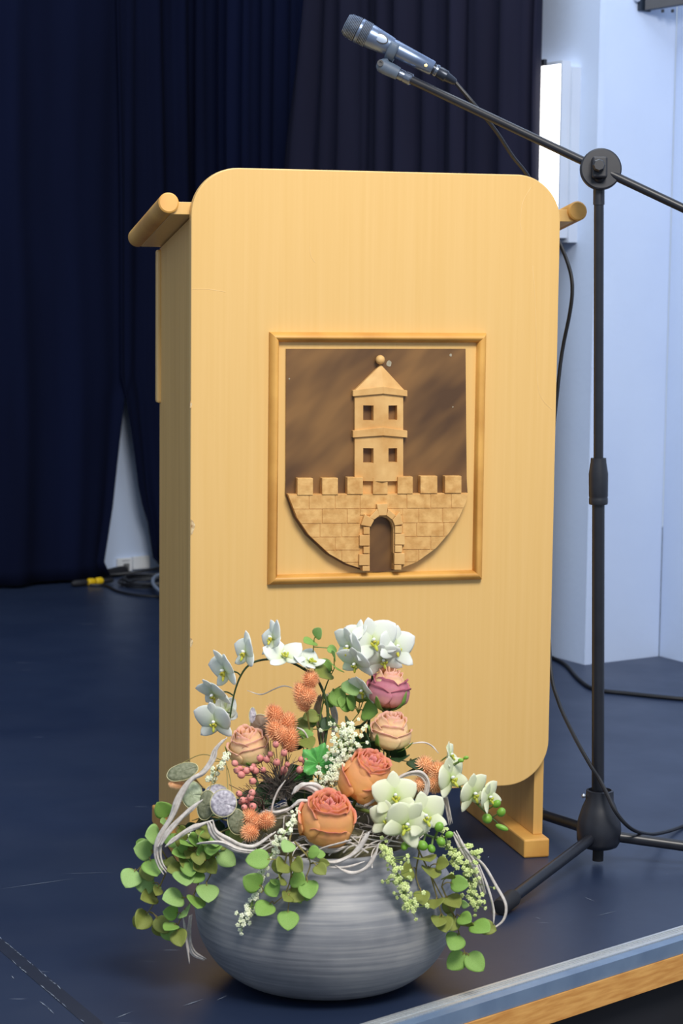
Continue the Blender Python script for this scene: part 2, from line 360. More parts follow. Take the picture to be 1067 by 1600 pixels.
# cloth edges along the gap: (height, shift along the wall in metres)
A_edge = [(0.0, -.055), (.06, -.085), (.11, -.075), (.24, -.05), (.40, -.03), (.60, -.004), (.66, .02), (2.9, .05)]
B_edge = [(0.0, .19), (.05, .12), (.09, .098), (.14, .11), (.22, .072), (.29, .052), (.42, .033), (.60, .002), (.66, -.02), (2.9, -.05)]
curtain('stage_curtain', 'plain navy stage curtain covering the far left of the picture', [gapp-BD*2.2+BN*0.02, gapp+BN*0.015], 9, 0.016, NAVY, (None, A_edge), seed=3, decay=.3)
cK = KX+BN*OFF+RN*OFF*1.2
curtain('stage_curtain', 'navy stage curtain hanging right of the white gap, behind the lectern', [gapp, cK, KX-RD*1.12+RN*OFF*1.1], 12, 0.02, NAVY, (B_edge, None), seed=5, decay=.3)
c0 = rw(1.27, 0.16, 0); c1 = rw(0.100, 0.125, 0)
C_edge = [(0.0, .10), (1.2, .06), (1.45, .05), (1.85, -.06), (2.9, -.12)]
curtain('window_curtain', 'dark pleated curtain hanging behind the microphone beside the bright window', [c0, c1], 9, 0.028, NAVYC, ([(0, .0), (1.34, -.06), (1.9, .06), (2.9, .08)], None), seed=9, decay=.3)
# cloth heap at the foot of the left curtain
hp = MB()
hc = ground(125, 903)
def heap(u, v):
    a = (u-.5)*.34; t = v*math.pi
    r = .022*(1-abs(u-.55)*1.5)+.012
    p = hc+BD*a+BN*(math.cos(t)*r*1.5+0.01); return p+Vector((0, 0, .001+math.sin(t)*r*(1.1+.3*math.sin(14*u))))
hp.grid(heap, 30, 8); hp.build('curtain_heap', mat('black_curtain_hem', (10, 12, 22), (7, 9, 16), .95, 6), label='black hem of cloth heaped on the floor left of the white gap', cat='cloth', solid=.003)

# wall sockets in the gap
sk = thing('socket_panel', 'white double socket plate low on the wall in the curtain gap', 'socket', Vector((-.72, 7.16, 0))+BD*.0)
def bbox(s0, s1, o0, o1, z0, z1):
    m_ = MB(); q = lambda s, o, z: Vector((-.72, 7.16, 0))+BD*s+BN*o+Vector((0, 0, z))
    m_.hexa([q(s0, o0, z0), q(s1, o0, z0), q(s1, o1, z0), q(s0, o1, z0), q(s0, o0, z1), q(s1, o0, z1), q(s1, o1, z1), q(s0, o1, z1)]); return m_
SOCK = mat('socket_plastic', (226, 228, 230), (216, 220, 226), .4, 5)
bbox(-.058, .000, .0005, .012, .005, .050).build('plate', SOCK, sk, bevel=.001)
bbox(.004, .070, .0005, .014, .009, .052).build('cover', SOCK, sk, bevel=.001)
bbox(-.035, -.012, .012, .0135, .010, .032).build('outlet', mat('grey_outlet', (120, 122, 122), (86, 88, 92), .5, 90), sk)
bbox(-.04, -.01, .012, .0128, .040, .0425).build('label_strip', mat('grey_print', (130, 134, 142), None, .5), sk)

# ------------------------------------------------------------------ cables on the floor by the curtain
cc = ground(238, 914); cm = MB()
coil = thing('cable_coil', 'coil of black cable lying on the floor in the curtain gap', 'cable', cc)
for k in range(5):
    pts = []
    for j in range(26):
        a = j/24*2*math.pi; r = .085+.009*k+.006*math.sin(3*a+k); pts.append(cc+Vector((r*math.cos(a)*1.0+.004*k, r*.95*math.sin(a), .006+.0055*(k % 3)+.004*math.sin(2*a+k)+.004)))
    m_ = MB(); m_.tube(pts, .0038, 6); m_.build('loop', CABLE, coil)
def cable(name, label, pts, r, material=CABLE, parent=None):
    m_ = MB(); m_.tube(spline(pts, 10), r, 8); return m_.build(name, material, parent, label=label, cat='cable')
gz = lambda x, y, z=.0045: ground(x, y, z)
cable('floor_cable', 'thin black cable snaking from the yellow plug along the gap floor', [gz(140, 914), gz(165, 915), gz(185, 924), gz(215, 930), gz(255, 932), gz(275, 930)], .004)
cable('floor_cable', 'black cable running under the wall sockets into the coil', [gz(150, 899, .006), gz(185, 897, .012), gz(225, 892, .02), gz(262, 884, .03)], .004)
cable('grey_hose', 'short grey cable loop beside the black coil', [gz(262, 893, .034), gz(243, 901, .030), gz(239, 911, .028), gz(248, 922, .028), gz(262, 928, .03)], .006, mat('grey_cable', (120, 132, 152), None, .5))
plc = ground(146, 909, .012)
plug = thing('power_plug', 'black plug with two yellow collars on the floor by the curtain', 'plug', plc)
YEL = mat('yellow_plastic', (226, 190, 30), (214, 172, 24), .45, 20)
for k in (0, 1):
    mb = MB(); mb.lathe([(.009, 0), (.0125, .004), (.0125, .02), (.009, .026)], plc+BD*(-.022+.03*k), BD+Vector((0, 0, .05*k)), 14); mb.build('collar', YEL, plug)
mb = MB(); mb.lathe([(.006, 0), (.011, .012), (.011, .05), (.008, .056)], plc-BD*.082, BD, 12); mb.build('plug_body', RUBBER, plug)
mb = MB(); mb.lathe([(.008, 0), (.008, .03), (.004, .04)], plc+BD*.036, BD, 12); mb.build('plug_tail', RUBBER, plug)
cable('floor_cable', 'black cable crossing the floor in front of the white pillar', [gz(840, 1020, .005), gz(866, 1029, .005), gz(885, 1040, .005), gz(905, 1062, .005), (gz(930, 1077, .005)), gz(985, 1084, .005), gz(1067, 1092, .005), gz(1130, 1094, .005)], .0052)

# ------------------------------------------------------------------ lectern (local: x along the front, y to the back, z up)
YAW = 0.24616; LO = Vector((-0.24962, 3.46704, 0)); LU = Vector((math.cos(YAW), math.sin(YAW), 0)); LV = Vector((-math.sin(YAW), math.cos(YAW), 0))
def lp(px, py, y=0.0):
    d = ray(px, py); t = (LO+LV*y-CAM).dot(LV)/d.dot(LV); p = CAM+d*t-LO; return (p.dot(LU), p.z)
lec = thing('lectern', 'light beech lectern with rounded front panel and carved castle crest', 'lectern', LO, YAW)
LW, ZT, ZB = 0.635, 1.180, 0.128
def rrect(x0, x1, z0, z1, r, n=10):
    out = []
    for cx, cz, a0 in ((x1-r, z1-r, 0), (x0+r, z1-r, 90), (x0+r, z0+r, 180), (x1-r, z0+r, 270)):
        for k in range(n+1):
            a = math.radians(a0+90*k/n); out.append((cx+r*math.cos(a), cz+r*math.sin(a)))
    return out
def lprism(poly, y0, y1, smooth=False, m_=None):
    m_ = m_ or MB(); m_.prism(poly[::-1], lambda p: (p[0], y1, p[1]), lambda p: (p[0], y0, p[1]), smooth); return m_
lprism(rrect(0, LW, ZB, ZT, 0.078, 14), 0.0, 0.019).build('front_panel', BEECH, lec, bevel=0.0018)
for x0 in (0.004, 0.6165):
    m_ = MB(); m_.box((x0, 0.0195, 0.033), (x0+0.0175, 0.345, 1.06))
    for q in m_.v:      # top edge follows the sloping desk
        if q.z > 1: q.z = 1.112-(q.y-.02)*.148-.011
    m_.build('side_panel', BEECHS, lec, bevel=.001)
for x0 in (-0.006, 0.5895):
    m_ = MB(); m_.box((x0, -0.012, 0.0), (x0+0.047, 0.365, 0.033)); m_.build('foot', BEECHW, lec, bevel=.003)
m_ = MB()
def dz(y): return 1.121-(y-.02)*.149
m_.hexa([(-.03, .0195, dz(.0195)-.0175), (LW+.031, .0195, dz(.0195)-.0175), (LW+.031, .345, dz(.345)-.0175), (-.03, .345, dz(.345)-.0175),
         (-.03, .0195, dz(.0195)+.003), (LW+.031, .0195, dz(.0195)+.003), (LW+.031, .345, dz(.345)+.003), (-.03, .345, dz(.345)+.003)])
m_.build('desk_top', BEECH, lec, bevel=.001)
for x0 in (-0.035, LW+0.036):
    m_ = MB(); m_.lathe([(.0145, 0), (.0168, .002), (.0168, .345), (.0145, .347)], (x0, .012, dz(.012)), (0, 1, -.149), 28); m_.build('side_rail', BEECHW, lec)
m_ = MB(); m_.box((-.003, .330, .777), (LW+.003, .352, 1.05)); m_.build('back_board', BEECH, lec, bevel=.004)
m_ = MB(); m_.box((.022, .29, .70), (.6165, .31, .72)); m_.box((.022, .05, .70), (.6165, .29, .715)); m_.build('inner_shelf', BEECHS, lec)
# chips and scratches on the veneer
CHIP = mat('raw_chipped_wood', (236, 212, 166), (150, 112, 66), .8, 200)
for (px, py, s_) in ((299.5, 822, 1.0), (298.5, 1003, .6), (298, 632, .4)):
    u, z = lp(px, py); m_ = MB(); k = .006*s_
    m_.prism([(u-.0015, z+2*k), (u+.3*k, z+1.5*k), (u+1.0*k, z+.3*k), (u+.7*k, z-.8*k), (u+.2*k, z-2.2*k), (u-.0015, z-2.4*k)][::-1], lambda p: (p[0], .004, p[1]), lambda p: (p[0], -.0006, p[1])); m_.build('chipped_edge', CHIP, lec)
SCRL = mat('pale_scratch', (236, 204, 146), (226, 188, 124), .6, 40)
for pts in ([(830, 292), (817, 315), (813, 345), (815, 362)], [(832, 415), (836, 470), (838, 540), (840, 600), (848, 625), (862, 640)], [(484, 385), (486, 400), (492, 410)], [(300, 452), (325, 452), (352, 456)]):
    m_ = MB(); m_.tube(spline([(lp(*p)[0], 0.0001, lp(*p)[1]) for p in pts], 6), .0005, 5); m_.build('scratch', SCRL, lec)

# crest ------------------------------------------------------------
def z5(x, y): return lp(410+x/2.963, 510+y/2.963)
def px_poly(pts): return [z5(*p) for p in pts]
fx0, fz1 = z5(26, 24); fx1, fz0 = z5(1030, 1190)
fx0, fx1, fz0, fz1 = 0.1305, 0.5058, 0.4922, 0.9135
fr = lec; fw_ = 0.0165
def half_round(a, b, inn):
    """moulding with mitred ends from corner a to corner b (outer line); inn = inward direction"""
    A_, B_ = Vector((a[0], 0, a[1])), Vector((b[0], 0, b[1])); d = (B_-A_).normalized(); I = Vector((inn[0], 0, inn[1])); m_ = MB()
    prof = [(0, 0), (.0005, .005), (.0025, .0105), (.0065, .0140), (.0105, .0140), (.0140, .0105), (.0160, .005), (fw_, 0)]
    vs = [A_+I*p+d*p+Vector((0, -h, 0)) for p, h in prof]+[B_+I*p-d*p+Vector((0, -h, 0)) for p, h in prof]; n = len(prof)
    m_.add(vs, [(i, i+1, i+1+n, i+n) for i in range(n-1)]+[tuple(range(n))[::-1], tuple(range(n, 2*n))]); return m_
shield_poly = px_poly([(108, 103), (937, 103), (942, 700), (946, 770), (905, 870), (855, 955), (790, 1030), (700, 1093), (605, 1128), (530, 1136), (465, 1130), (375, 1101), (290, 1052), (195, 963), (140, 880), (104, 775), (106, 700)])
crest = lprism(shield_poly[::-1], -0.004, 0.0).build('crest_shield', BROWN, lec, label='dark brown stained shield board')
for a, b_, inn in (((fx0, fz1), (fx1, fz1), (0, -1)), ((fx0, fz0), (fx1, fz0), (0, 1)), ((fx0, fz0), (fx0, fz1), (1, 0)), ((fx1, fz0), (fx1, fz1), (-1, 0))):
    half_round(a, b_, inn).build('frame_moulding', BEECHW, lec, sharp=60)
# castle wall: half disc with the gate cut out, stone blocks proud of it
wall_out = [(108, 772), (940, 768), (925, 815), (895, 880), (850, 950), (790, 1020), (700, 1085), (610, 1120)]
gate = [(568, 1118), (570, 1000), (590, 985), (590, 930), (578, 900), (560, 882), (537, 876), (512, 882), (494, 898), (484, 925), (484, 1122)]
gate = [(594, 1120), (594, 930), (585, 903), (567, 884), (540, 876), (512, 882), (494, 898), (484, 925), (484, 1122)]
wall_left = [(470, 1122), (380, 1093), (300, 1048), (205, 960), (150, 880)]
cw = lprism(px_poly(wall_out+gate+wall_left)[::-1], -0.0165, -0.004).build('castle_wall', CARVE, lec, label='carved half-round castle wall')
disc = [(108, 772), (940, 768), (925, 815), (895, 880), (850, 950), (790, 1020), (700, 1085), (610, 1120), (540, 1131), (470, 1122), (380, 1093), (300, 1048), (205, 960), (150, 880)]
def clip(poly, conv):
    """clip polygon to a convex, clockwise-on-screen polygon (y down)"""
    out = poly
    for i in range(len(conv)):
        a, b_ = conv[i], conv[(i+1) % len(conv)]; inp = out; out = []
        side = lambda p: (b_[0]-a[0])*(p[1]-a[1])-(b_[1]-a[1])*(p[0]-a[0])
        for j in range(len(inp)):
            p, q = inp[j], inp[(j+1) % len(inp)]; sp, sq = side(p), side(q)
            if sp >= 0: out.append(p)
            if (sp >= 0) != (sq >= 0):
                t = sp/(sp-sq); out.append((p[0]+(q[0]-p[0])*t, p[1]+(q[1]-p[1])*t))
        if not out: return []
    return out
rows = [(772, 838), (838, 905), (905, 968), (968, 1028), (1028, 1085), (1085, 1140)]
joints = [[60, 205, 325, 440, 655, 765, 860, 960], [90, 265, 380, 440, 540, 635, 710, 820, 960], [60, 255, 355, 440, 635, 700, 825, 960], [200, 325, 440, 635, 765, 900], [255, 355, 440, 635, 710, 820], [300, 380, 440, 635, 760]]
g = 1.3
for (y0, y1), js in zip(rows, joints):
    for x0, x1 in zip(js, js[1:]):
        if y0 > 830 and 430 < x0 and x1 < 645:
            if y0 > 840: continue
            y1_ = 868
        else: y1_ = y1
        tilt = -0.006*((x0+x1)/2-524)
        poly = clip([(x0+g, y0+g+tilt), (x1-g, y0+g+tilt), (x1-g, y1_-g+tilt), (x0+g, y1_-g+tilt)], disc)
        ar = abs(sum(poly[i][0]*poly[(i+1) % len(poly)][1]-poly[(i+1) % len(poly)][0]*poly[i][1] for i in range(len(poly))))/2 if poly else 0
        if ar < 250: continue
        lprism(px_poly(poly)[::-1], -0.0175-random.uniform(0, .0006), -0.0164).build('stone', STONE, cw)
for x0, x1, y0, y1 in ((150, 222, 698, 776), (264, 337, 697, 774), (380, 452, 694, 772), (498, 566, 694, 772), (612, 682, 691, 770), (717, 795, 688, 768), (830, 906, 688, 767)):
    m_ = lprism(px_poly([(x0, y0), (x1, y0), (x1, y1), (x0, y1)])[::-1], -0.0195, -0.004); m_.build('merlon', STONE, cw, bevel=.0008)
# gate surround: jamb blocks and arch stones
blocks = [(452, 481, 922, 955), (434, 481, 958, 1008), (452, 481, 1012, 1043), (432, 481, 1047, 1098), (448, 481, 1102, 1124), (597, 630, 918, 950), (597, 642, 953, 1003), (597, 630, 1007, 1038), (594, 642, 1042, 1094), (594, 626, 1097, 1119)]
for x0, x1, y0, y1 in blocks:
    lprism(px_poly([(x0, y0), (x1, y0), (x1, y1), (x0, y1)])[::-1], -0.0235, -0.004).build('gate_stone', CARVE, cw, bevel=.0008)
for poly in ([(440, 912), (458, 862), (500, 890), (484, 920)], [(478, 878), (515, 838), (524, 870), (500, 888)], [(512, 816), (564, 814), (558, 868), (522, 869)], [(564, 838), (600, 868), (583, 888), (558, 869)], [(584, 888), (618, 852), (634, 908), (596, 915)]):
    lprism(px_poly(poly)[::-1], -0.0245, -0.004).build('arch_stone', CARVE, cw, bevel=.0008)
# tower: two faces meeting in a ridge, window openings left free
def nrm(x): # distance of the tower face in front of the board
    return -(0.011+0.012*(1-abs(x-540)/118))
tower = MB()
def thex(x0, x1, y0a, y0b, y1a, y1b, extra=0.0, m_=None):
    m_ = m_ or tower
    (ax, az), (bx, bz), (cx, cz), (dx, dzz) = z5(x0, y1a), z5(x1, y1b), z5(x1, y0b), z5(x0, y0a)
    m_.hexa([(ax, nrm(x0)-extra, az), (bx, nrm(x1)-extra, bz), (bx, -.004, bz), (ax, -.004, az), (dx, nrm(x0)-extra, dzz), (cx, nrm(x1)-extra, cz), (cx, -.004, cz), (dx, -.004, dzz)])
def tface(x0, x1, wins, y0, y1):
    """wins share one column (xa, xb) with rows"""
    xa, xb = wins[0][0], wins[0][1]
    thex(x0, xa, y0, y0, y1, y1); thex(xb, x1, y0, y0, y1, y1)
    y = y0
    for (_, _, wa, wb) in wins: thex(xa, xb, y, y, wa, wa); y = wb
    thex(xa, xb, y, y, y1, y1)
tface(420, 540, [(456, 501, 363, 432), (456, 501, 560, 628)], 310, 712)
tface(540, 642, [(569, 612, 363, 430), (569, 612, 560, 625)], 310, 712); thex(420, 540, 711, 711, 776, 776, -.009); thex(540, 642, 711, 711, 776, 776, -.009)
tw = tower.build('castle_tower', CARVE, lec, label='carved two-storey tower')
for (ya, yc, hgt, nm) in ((294, 304, 28, 'eaves_band'), (480, 462, 32, 'string_course')):
    m_ = MB(); ym = ya-20 if nm == 'eaves_band' else yc
    thex(410, 540, ya, ym, ya+hgt, ym+hgt+6, .004, m_); thex(540, 660, ym, ya, ym+hgt+6, ya+hgt, .004, m_); m_.build(nm, CARVE, tw, bevel=.0006)
m_ = MB()
ap = z5(540, 176); A0 = z5(418, 296); A1 = z5(540, 276); A2 = z5(652, 298)
m_.add([(A0[0], -.012, A0[1]), (A1[0], -.026, A1[1]), (A2[0], -.012, A2[1]), (ap[0], -.012, ap[1]), (A0[0], -.004, A0[1]), (A2[0], -.004, A2[1]), (ap[0], -.004, ap[1])],
       [(0, 1, 3), (1, 2, 3), (0, 3, 6, 4), (3, 2, 5, 6), (4, 5, 2, 1, 0), (4, 6, 5)], smooth=False); m_.build('spire_roof', CARVE, tw)
bx_, bz_ = z5(536, 153); m_ = MB(); m_.ell((bx_, -.013, bz_), (.0078, .0078), (0, 0, 1), 20, 12); m_.build('finial_ball', CARVE, tw)
for (x, y, r) in ((583, 172, 16), (868, 132, 7), (878, 372, 4), (122, 242, 4)):
    u, z = z5(x, y); m_ = MB(); k = r/2.963*.0011
    m_.prism([(u+k*math.cos(a)*random.uniform(.6, 1), z+k*math.sin(a)*random.uniform(.7, 1.1)) for a in [i*math.pi/4 for i in range(8)]][::-1], lambda p: (p[0], -.0035, p[1]), lambda p: (p[0], -.0044, p[1])); m_.build('pale_spot', mat('pale_plaster_spot', (176, 170, 150), (150, 140, 118), .8, 200), crest)

# ------------------------------------------------------------------ microphone stand
SY = 3.57; sb_ = Vector((0.4505, SY, 0)); st = Vector((0.4235, SY, 1.19))
def sp(z): return sb_+(st-sb_)*(z/1.19)
stand = thing('microphone_stand', 'black tripod boom microphone stand right of the lectern', 'microphone stand', sb_)
hub = MB(); hub.lathe([(.026, .030), (.0325, .033), (.0375, .042), (.0385, .062), (.0365, .078), (.030, .100), (.0245, .112), (.0235, .130), (.020, .131), (.0195, .124)], sp(0)+Vector((.0005, 0, 0)), (0, 0, 1), 36); hub.build('hub', BLACKP, stand)
m_ = MB(); m_.lathe([(.0095, .006), (.0095, .034)], sp(0), (0, 0, 1), 20); m_.build('bottom_pin', RUBBER, stand)
m_ = MB(); m_.tube([sp(.03), sp(.66)], .0107, 24); m_.build('lower_tube', BLACKM, stand)
m_ = MB(); m_.tube([sp(.66), sp(1.185)], .0083, 24); m_.build('upper_tube', BLACKM, stand)
m_ = MB(); ax = (st-sb_).normalized(); m_.lathe([(.0155, 0), (.0162, .002), (.0162, .010), (.0155, .012), (.0162, .014), (.0165, .052), (.0135, .072), (.0130, .079)], sp(.626), ax, 30); m_.build('height_clutch', BLACKP, stand)
m_ = MB(); m_.lathe([(.003, 0), (.004, .004), (.003, .006)], sp(.121)+Vector((-.022, -.004, 0)), (-1, -.2, 0), 10); m_.build('hub_screw', mat('bright_steel', (190, 196, 205), None, .3, metal=.9), stand)
for ang, ln, z0 in ((-122, .345, .052), (-6, .36, .05), (106, .31, .052)):
    d = Vector((math.cos(math.radians(ang)), math.sin(math.radians(ang)), 0)); a = sp(0)+d*.028+Vector((0, 0, z0)); b2 = sp(0)+d*ln+Vector((0, 0, .0155))
    m_ = MB(); m_.tube([a, b2], .0095, 18); leg = m_.build('leg', BLACKM, stand)
    m_ = MB(); e = (b2-a).normalized(); m_.lathe([(.0125, -.030), (.0140, -.026), (.0142, .012), (.0125, .018), (.004, .020)], b2, e, 22); m_.build('rubber_foot', RUBBER, leg)
# boom joint
jc = at(935, 264, SY-.012); vd = view(0, 0, 1)
m_ = MB(); m_.lathe([(.030, -.010), (.0345, -.008), (.0345, .002), (.032, .004)], jc+Vector((.004, 0, 0)), vd, 40); m_.build('joint_disc', BLACKP, stand, sharp=30)
m_ = MB(); xx, yy, zz = frame3(vd)
c = jc+vd*.012
def obox(c, hx, hy, hz):
    q = MB(); P = lambda a, b_, d_: c+xx*a*hx+yy*b_*hy+zz*d_*hz
    q.hexa([P(-1, -1, -1), P(1, -1, -1), P(1, 1, -1), P(-1, 1, -1), P(-1, -1, 1), P(1, -1, 1), P(1, 1, 1), P(-1, 1, 1)]); return q
obox(c-xx*0.0, .0125, .0175, .0095).build('joint_clamp', BLACKP, stand, bevel=.003)
m_ = MB(); m_.lathe([(.0105, 0), (.0105, .010), (.0085, .013), (.0085, .0135), (.002, .0135)], c+vd*.0095+yy*.001-xx*.003, vd, 8); m_.build('joint_knob', BLACKP, stand, sharp=25)
m_ = MB(); m_.tube([sp(1.13), sp(1.16), jc-yy*.012+vd*.006], .0095, 20); m_.build('joint_socket', BLACKP, stand)
MY = 3.66
bt = at(632, 120, MY); be = at(1100, 370, SY-.05)
bmid = at(935, 263, SY-.004)
dirb = (bmid-bt).normalized()
m_ = MB(); m_.tube([bt, bmid, bmid+dirb*.19], .0073, 20); m_.build('boom_arm', BLACKM, stand)
GREYC = mat('grey_clip_rubber', (92, 108, 128), (74, 88, 108), .55, 40)
CHROME = mat('chromed_collar', (128, 138, 156), (96, 106, 124), .25, 20, metal=.8)
m_ = MB(); m_.lathe([(.0095, -.018), (.0098, -.004), (.0085, 0), (.0105, .001), (.0105, .012), (.0085, .014)], bt+dirb*.0, dirb, 20); m_.build('boom_collar', CHROME, stand)
cl = [at(594, 101, MY), at(622, 115, MY)]
m_ = MB(); m_.tube([cl[0]-dirb*.004, cl[0], cl[0]+(cl[1]-cl[0])*.3, cl[1]], [.0075, .0115, .0125, .011], 18); clip_o = m_.build('clip_stem', GREYC, stand)
m_ = MB(); m_.lathe([(.0055, 0), (.0055, .003), (.0025, .003), (.0025, .0012)], cl[0]+vd*.0105, vd, 14); m_.build('clip_screw', BLACKP, clip_o)
ma, mb2 = at(538, 36, MY), at(676, 107, MY); md_ = (mb2-ma).normalized()
# clip cradle: open half ring under the microphone
cc_ = ma+(mb2-ma)*.56; pe = (md_.cross(vd)).normalized(); pe = pe if pe.z < 0 else -pe
m_ = MB()
def cradle(u, v):
    a = math.radians(-105+210*u); r = .0205; return cc_+md_*((v-.5)*.016)+(pe*math.cos(a)+vd*math.sin(a))*r
m_.grid(cradle, 16, 3); m_.build('clip_cradle', GREYC, clip_o, solid=.0025)
m_ = MB(); m_.tube([cl[0], cc_+pe*.021], .006, 12); m_.build('clip_neck', GREYC, clip_o)
# microphone
ML = (mb2-ma).length
mic = thing('microphone', 'silver-grey handheld microphone held in the boom stand clip', 'microphone', ma)
SILV = mat('satin_grey_metal', (116, 132, 160), (98, 114, 142), .32, 30, metal=.65)
m_ = MB(); m_.lathe([(.020, .046), (.0205, .048), (.0190, .062), (.0168, .085), (.0163, .088), (.0160, .090)], ma, md_, 36); m_.build('upper_body', SILV, mic)
m_ = MB(); m_.lathe([(.0150, .0895), (.0152, .092), (.0140, .125), (.0128, ML-.002), (.0115, ML)], ma, md_, 36); hnd = m_.build('handle', SILV, mic)
GR = mat('dark_grille_core', (30, 34, 42), (20, 23, 30), .6, 200); GW = mat('grille_wire', (134, 148, 170), (104, 118, 140), .35, 60, metal=.6)
m_ = MB(); m_.lathe([(.004, .0008), (.0155, .002), (.0190, .008), (.0205, .022), (.0205, .046)], ma, md_, 36); core = m_.build('grille', GR, mic)
ws = MB(); pa = md_.orthogonal().normalized(); pb = md_.cross(pa)
def gr_r(h): return float(np.interp(h, [.0, .002, .008, .022, .046], [.006, .0157, .0192, .0207, .0207]))
for k in range(17):
    h = .003+k*.0026
    if 26e-3 < h < 31e-3: continue
    r = gr_r(h)+.0002
    ws.tube([ma+md_*h+pa*r*math.cos(a)+pb*r*math.sin(a) for a in [2*math.pi*j/28 for j in range(29)]], .0008, 5, cap=False)
ws.build('grille_wires', GW, core, kind='stuff')
m_ = MB(); m_.lathe([(.0209, .0262), (.0217, .0270), (.0217, .0305), (.0209, .0312)], ma, md_, 36, cap=False); m_.build('grille_band', SILV, core)
sw = ma+md_*.069+vd*.0172-pe*.0015; m_ = MB()
e1 = md_; e2 = md_.cross(vd).normalized()
def switch(rx, ry, h, m_):
    ring = [(math.cos(2*math.pi*j/24), math.sin(2*math.pi*j/24)) for j in range(24)]
    vs = [sw+e1*c_*rx+e2*s_*ry-vd*.004 for c_, s_ in ring]+[sw+e1*c_*rx*.95+e2*s_*ry*.95+vd*h for c_, s_ in ring]+[sw+vd*(h+.0006)]
    m_.add(vs, [(j, (j+1) % 24, 24+(j+1) % 24, 24+j) for j in range(24)]+[(24+j, 24+(j+1) % 24, 48) for j in range(24)])
switch(.0135, .0085, .0008, m_); m_.build('switch_ring', BLACKP, mic)
m_ = MB(); switch(.0115, .0068, .0016, m_); m_.build('switch', mat('pale_switch', (150, 164, 186), None, .3, metal=.5), mic)
m_ = MB(); m_.lathe([(.0030, 0), (.0030, .0006), (.0018, .0007)], ma+md_*(ML-.012)+vd*.0125+pe*.0035, vd, 14); m_.build('badge', mat('pale_gold_badge', (206, 190, 140), None, .3, metal=.6), mic)
cx = at(712, 129, MY)
dcx = (cx-mb2).normalized()
m_ = MB(); m_.lathe([(.0098, 0), (.0098, .012), (.0104, .013), (.0104, .026), (.0085, .028), (.0060, .043), (.0040, .046)], mb2, dcx, 22); conn = m_.build('connector', mat('black_connector', (44, 50, 62), None, .3, metal=.5), mic)
m_ = MB(); m_.lathe([(.0099, .004), (.0108, .005), (.0108, .009), (.0099, .010)], mb2, dcx, 22, cap=False); m_.build('connector_ring', CHROME, conn)
# microphone cable: down behind the lectern, out on its right, and over the floor
CY = MY+.02
mc = [mb2+dcx*.045, at(745, 168, MY), at(775, 205, CY+.01), at(800, 243, CY+.05), at(826, 277, CY+.10), at(850, 330, 3.83), at(878, 388, 3.83), at(891, 425, 3.80), at(894, 455, 3.79), at(890, 490, 3.79), at(879, 545, 3.80), at(872, 600, 3.80), at(861, 720, 3.80), at(856, 900, 3.76), at(860, 1040, 3.70), at(872, 1095, 3.64), at(896, 1148, 3.585), at(922, 1195, 3.553), at(936, 1217, 3.545), at(948, 1240, 3.53), at(963, 1270, 3.515), at(985, 1294, 3.53), at(1010, 1303, 3.60), at(1035, 1301, 3.72), ground(1067, 1291, .004), ground(1120, 1268, .004)]
cable('microphone_cable', 'black microphone cable hanging from the microphone past the stand to the floor', mc, .0034)

# ------------------------------------------------------------------ bowl
BC = Vector((-0.017, 2.960, 0.0))
BPROF = [(r_*1.035, h_) for r_, h_ in [(.098, .0), (.108, .003), (.130, .012), (.155, .034), (.1735, .066), (.1805, .098), (.1805, .126), (.172, .152), (.155, .174), (.140, .187), (.1315, .193), (.1305, .205), (.127, .210), (.121, .206), (.118, .188), (.125, .17), (.14, .14)]]
def bowl_material():
    mt = bpy.data.materials.new('grey_brushed_ceramic'); mt.use_nodes = True
    nt = mt.node_tree; N = nt.nodes; L = nt.links; b = N['Principled BSDF']; b.inputs['Roughness'].default_value = .55
    tc = N.new('ShaderNodeTexCoord'); mp = N.new('ShaderNodeMapping'); mp.inputs['Scale'].default_value = (2, 2, 60); L.new(tc.outputs['Object'], mp.inputs[0])
    n1 = N.new('ShaderNodeTexNoise'); n1.inputs['Scale'].default_value = 3; n1.inputs['Detail'].default_value = 6; L.new(mp.outputs[0], n1.inputs['Vector'])
    n2 = N.new('ShaderNodeTexNoise'); n2.inputs['Scale'].default_value = 9; n2.inputs['Detail'].default_value = 5; L.new(tc.outputs['Object'], n2.inputs['Vector'])
    ad = N.new('ShaderNodeMath'); ad.operation = 'ADD'; L.new(n1.outputs['Fac'], ad.inputs[0]); L.new(n2.outputs['Fac'], ad.inputs[1])
    rp = N.new('ShaderNodeValToRGB'); e = rp.color_ramp.elements; e[0].position = .36; e[0].color = lin((102, 105, 112))+[1]; e[1].position = .68; e[1].color = lin((164, 163, 162))+[1]
    k = e.new(.5); k.color = lin((128, 130, 135))+[1]
    hv = N.new('ShaderNodeMath'); hv.operation = 'MULTIPLY'; hv.inputs[1].default_value = .5; L.new(ad.outputs[0], hv.inputs[0]); L.new(hv.outputs[0], rp.inputs[0]); L.new(rp.outputs[0], b.inputs['Base Color'])
    bp = N.new('ShaderNodeBump'); bp.inputs['Strength'].default_value = .14; bp.inputs['Distance'].default_value = .003; L.new(n1.outputs['Fac'], bp.inputs['Height']); L.new(bp.outputs[0], b.inputs['Normal'])
    return mt
bowl = MB(); bowl.lathe(spline([(r, h, 0) for r, h in BPROF], 4) and [(p.x, max(p.y, 0)) for p in spline([(r, h, 0) for r, h in BPROF], 4)], BC, (0, 0, 1), 72)
bowl.build('flower_bowl', bowl_material(), label='squat grey ceramic bowl holding the flower arrangement', cat='bowl', sharp=0)
def bowl_r(z): return float(np.interp(z, [h for r, h in BPROF[:13]], [r for r, h in BPROF[:13]])) if z < .21 else 0.0
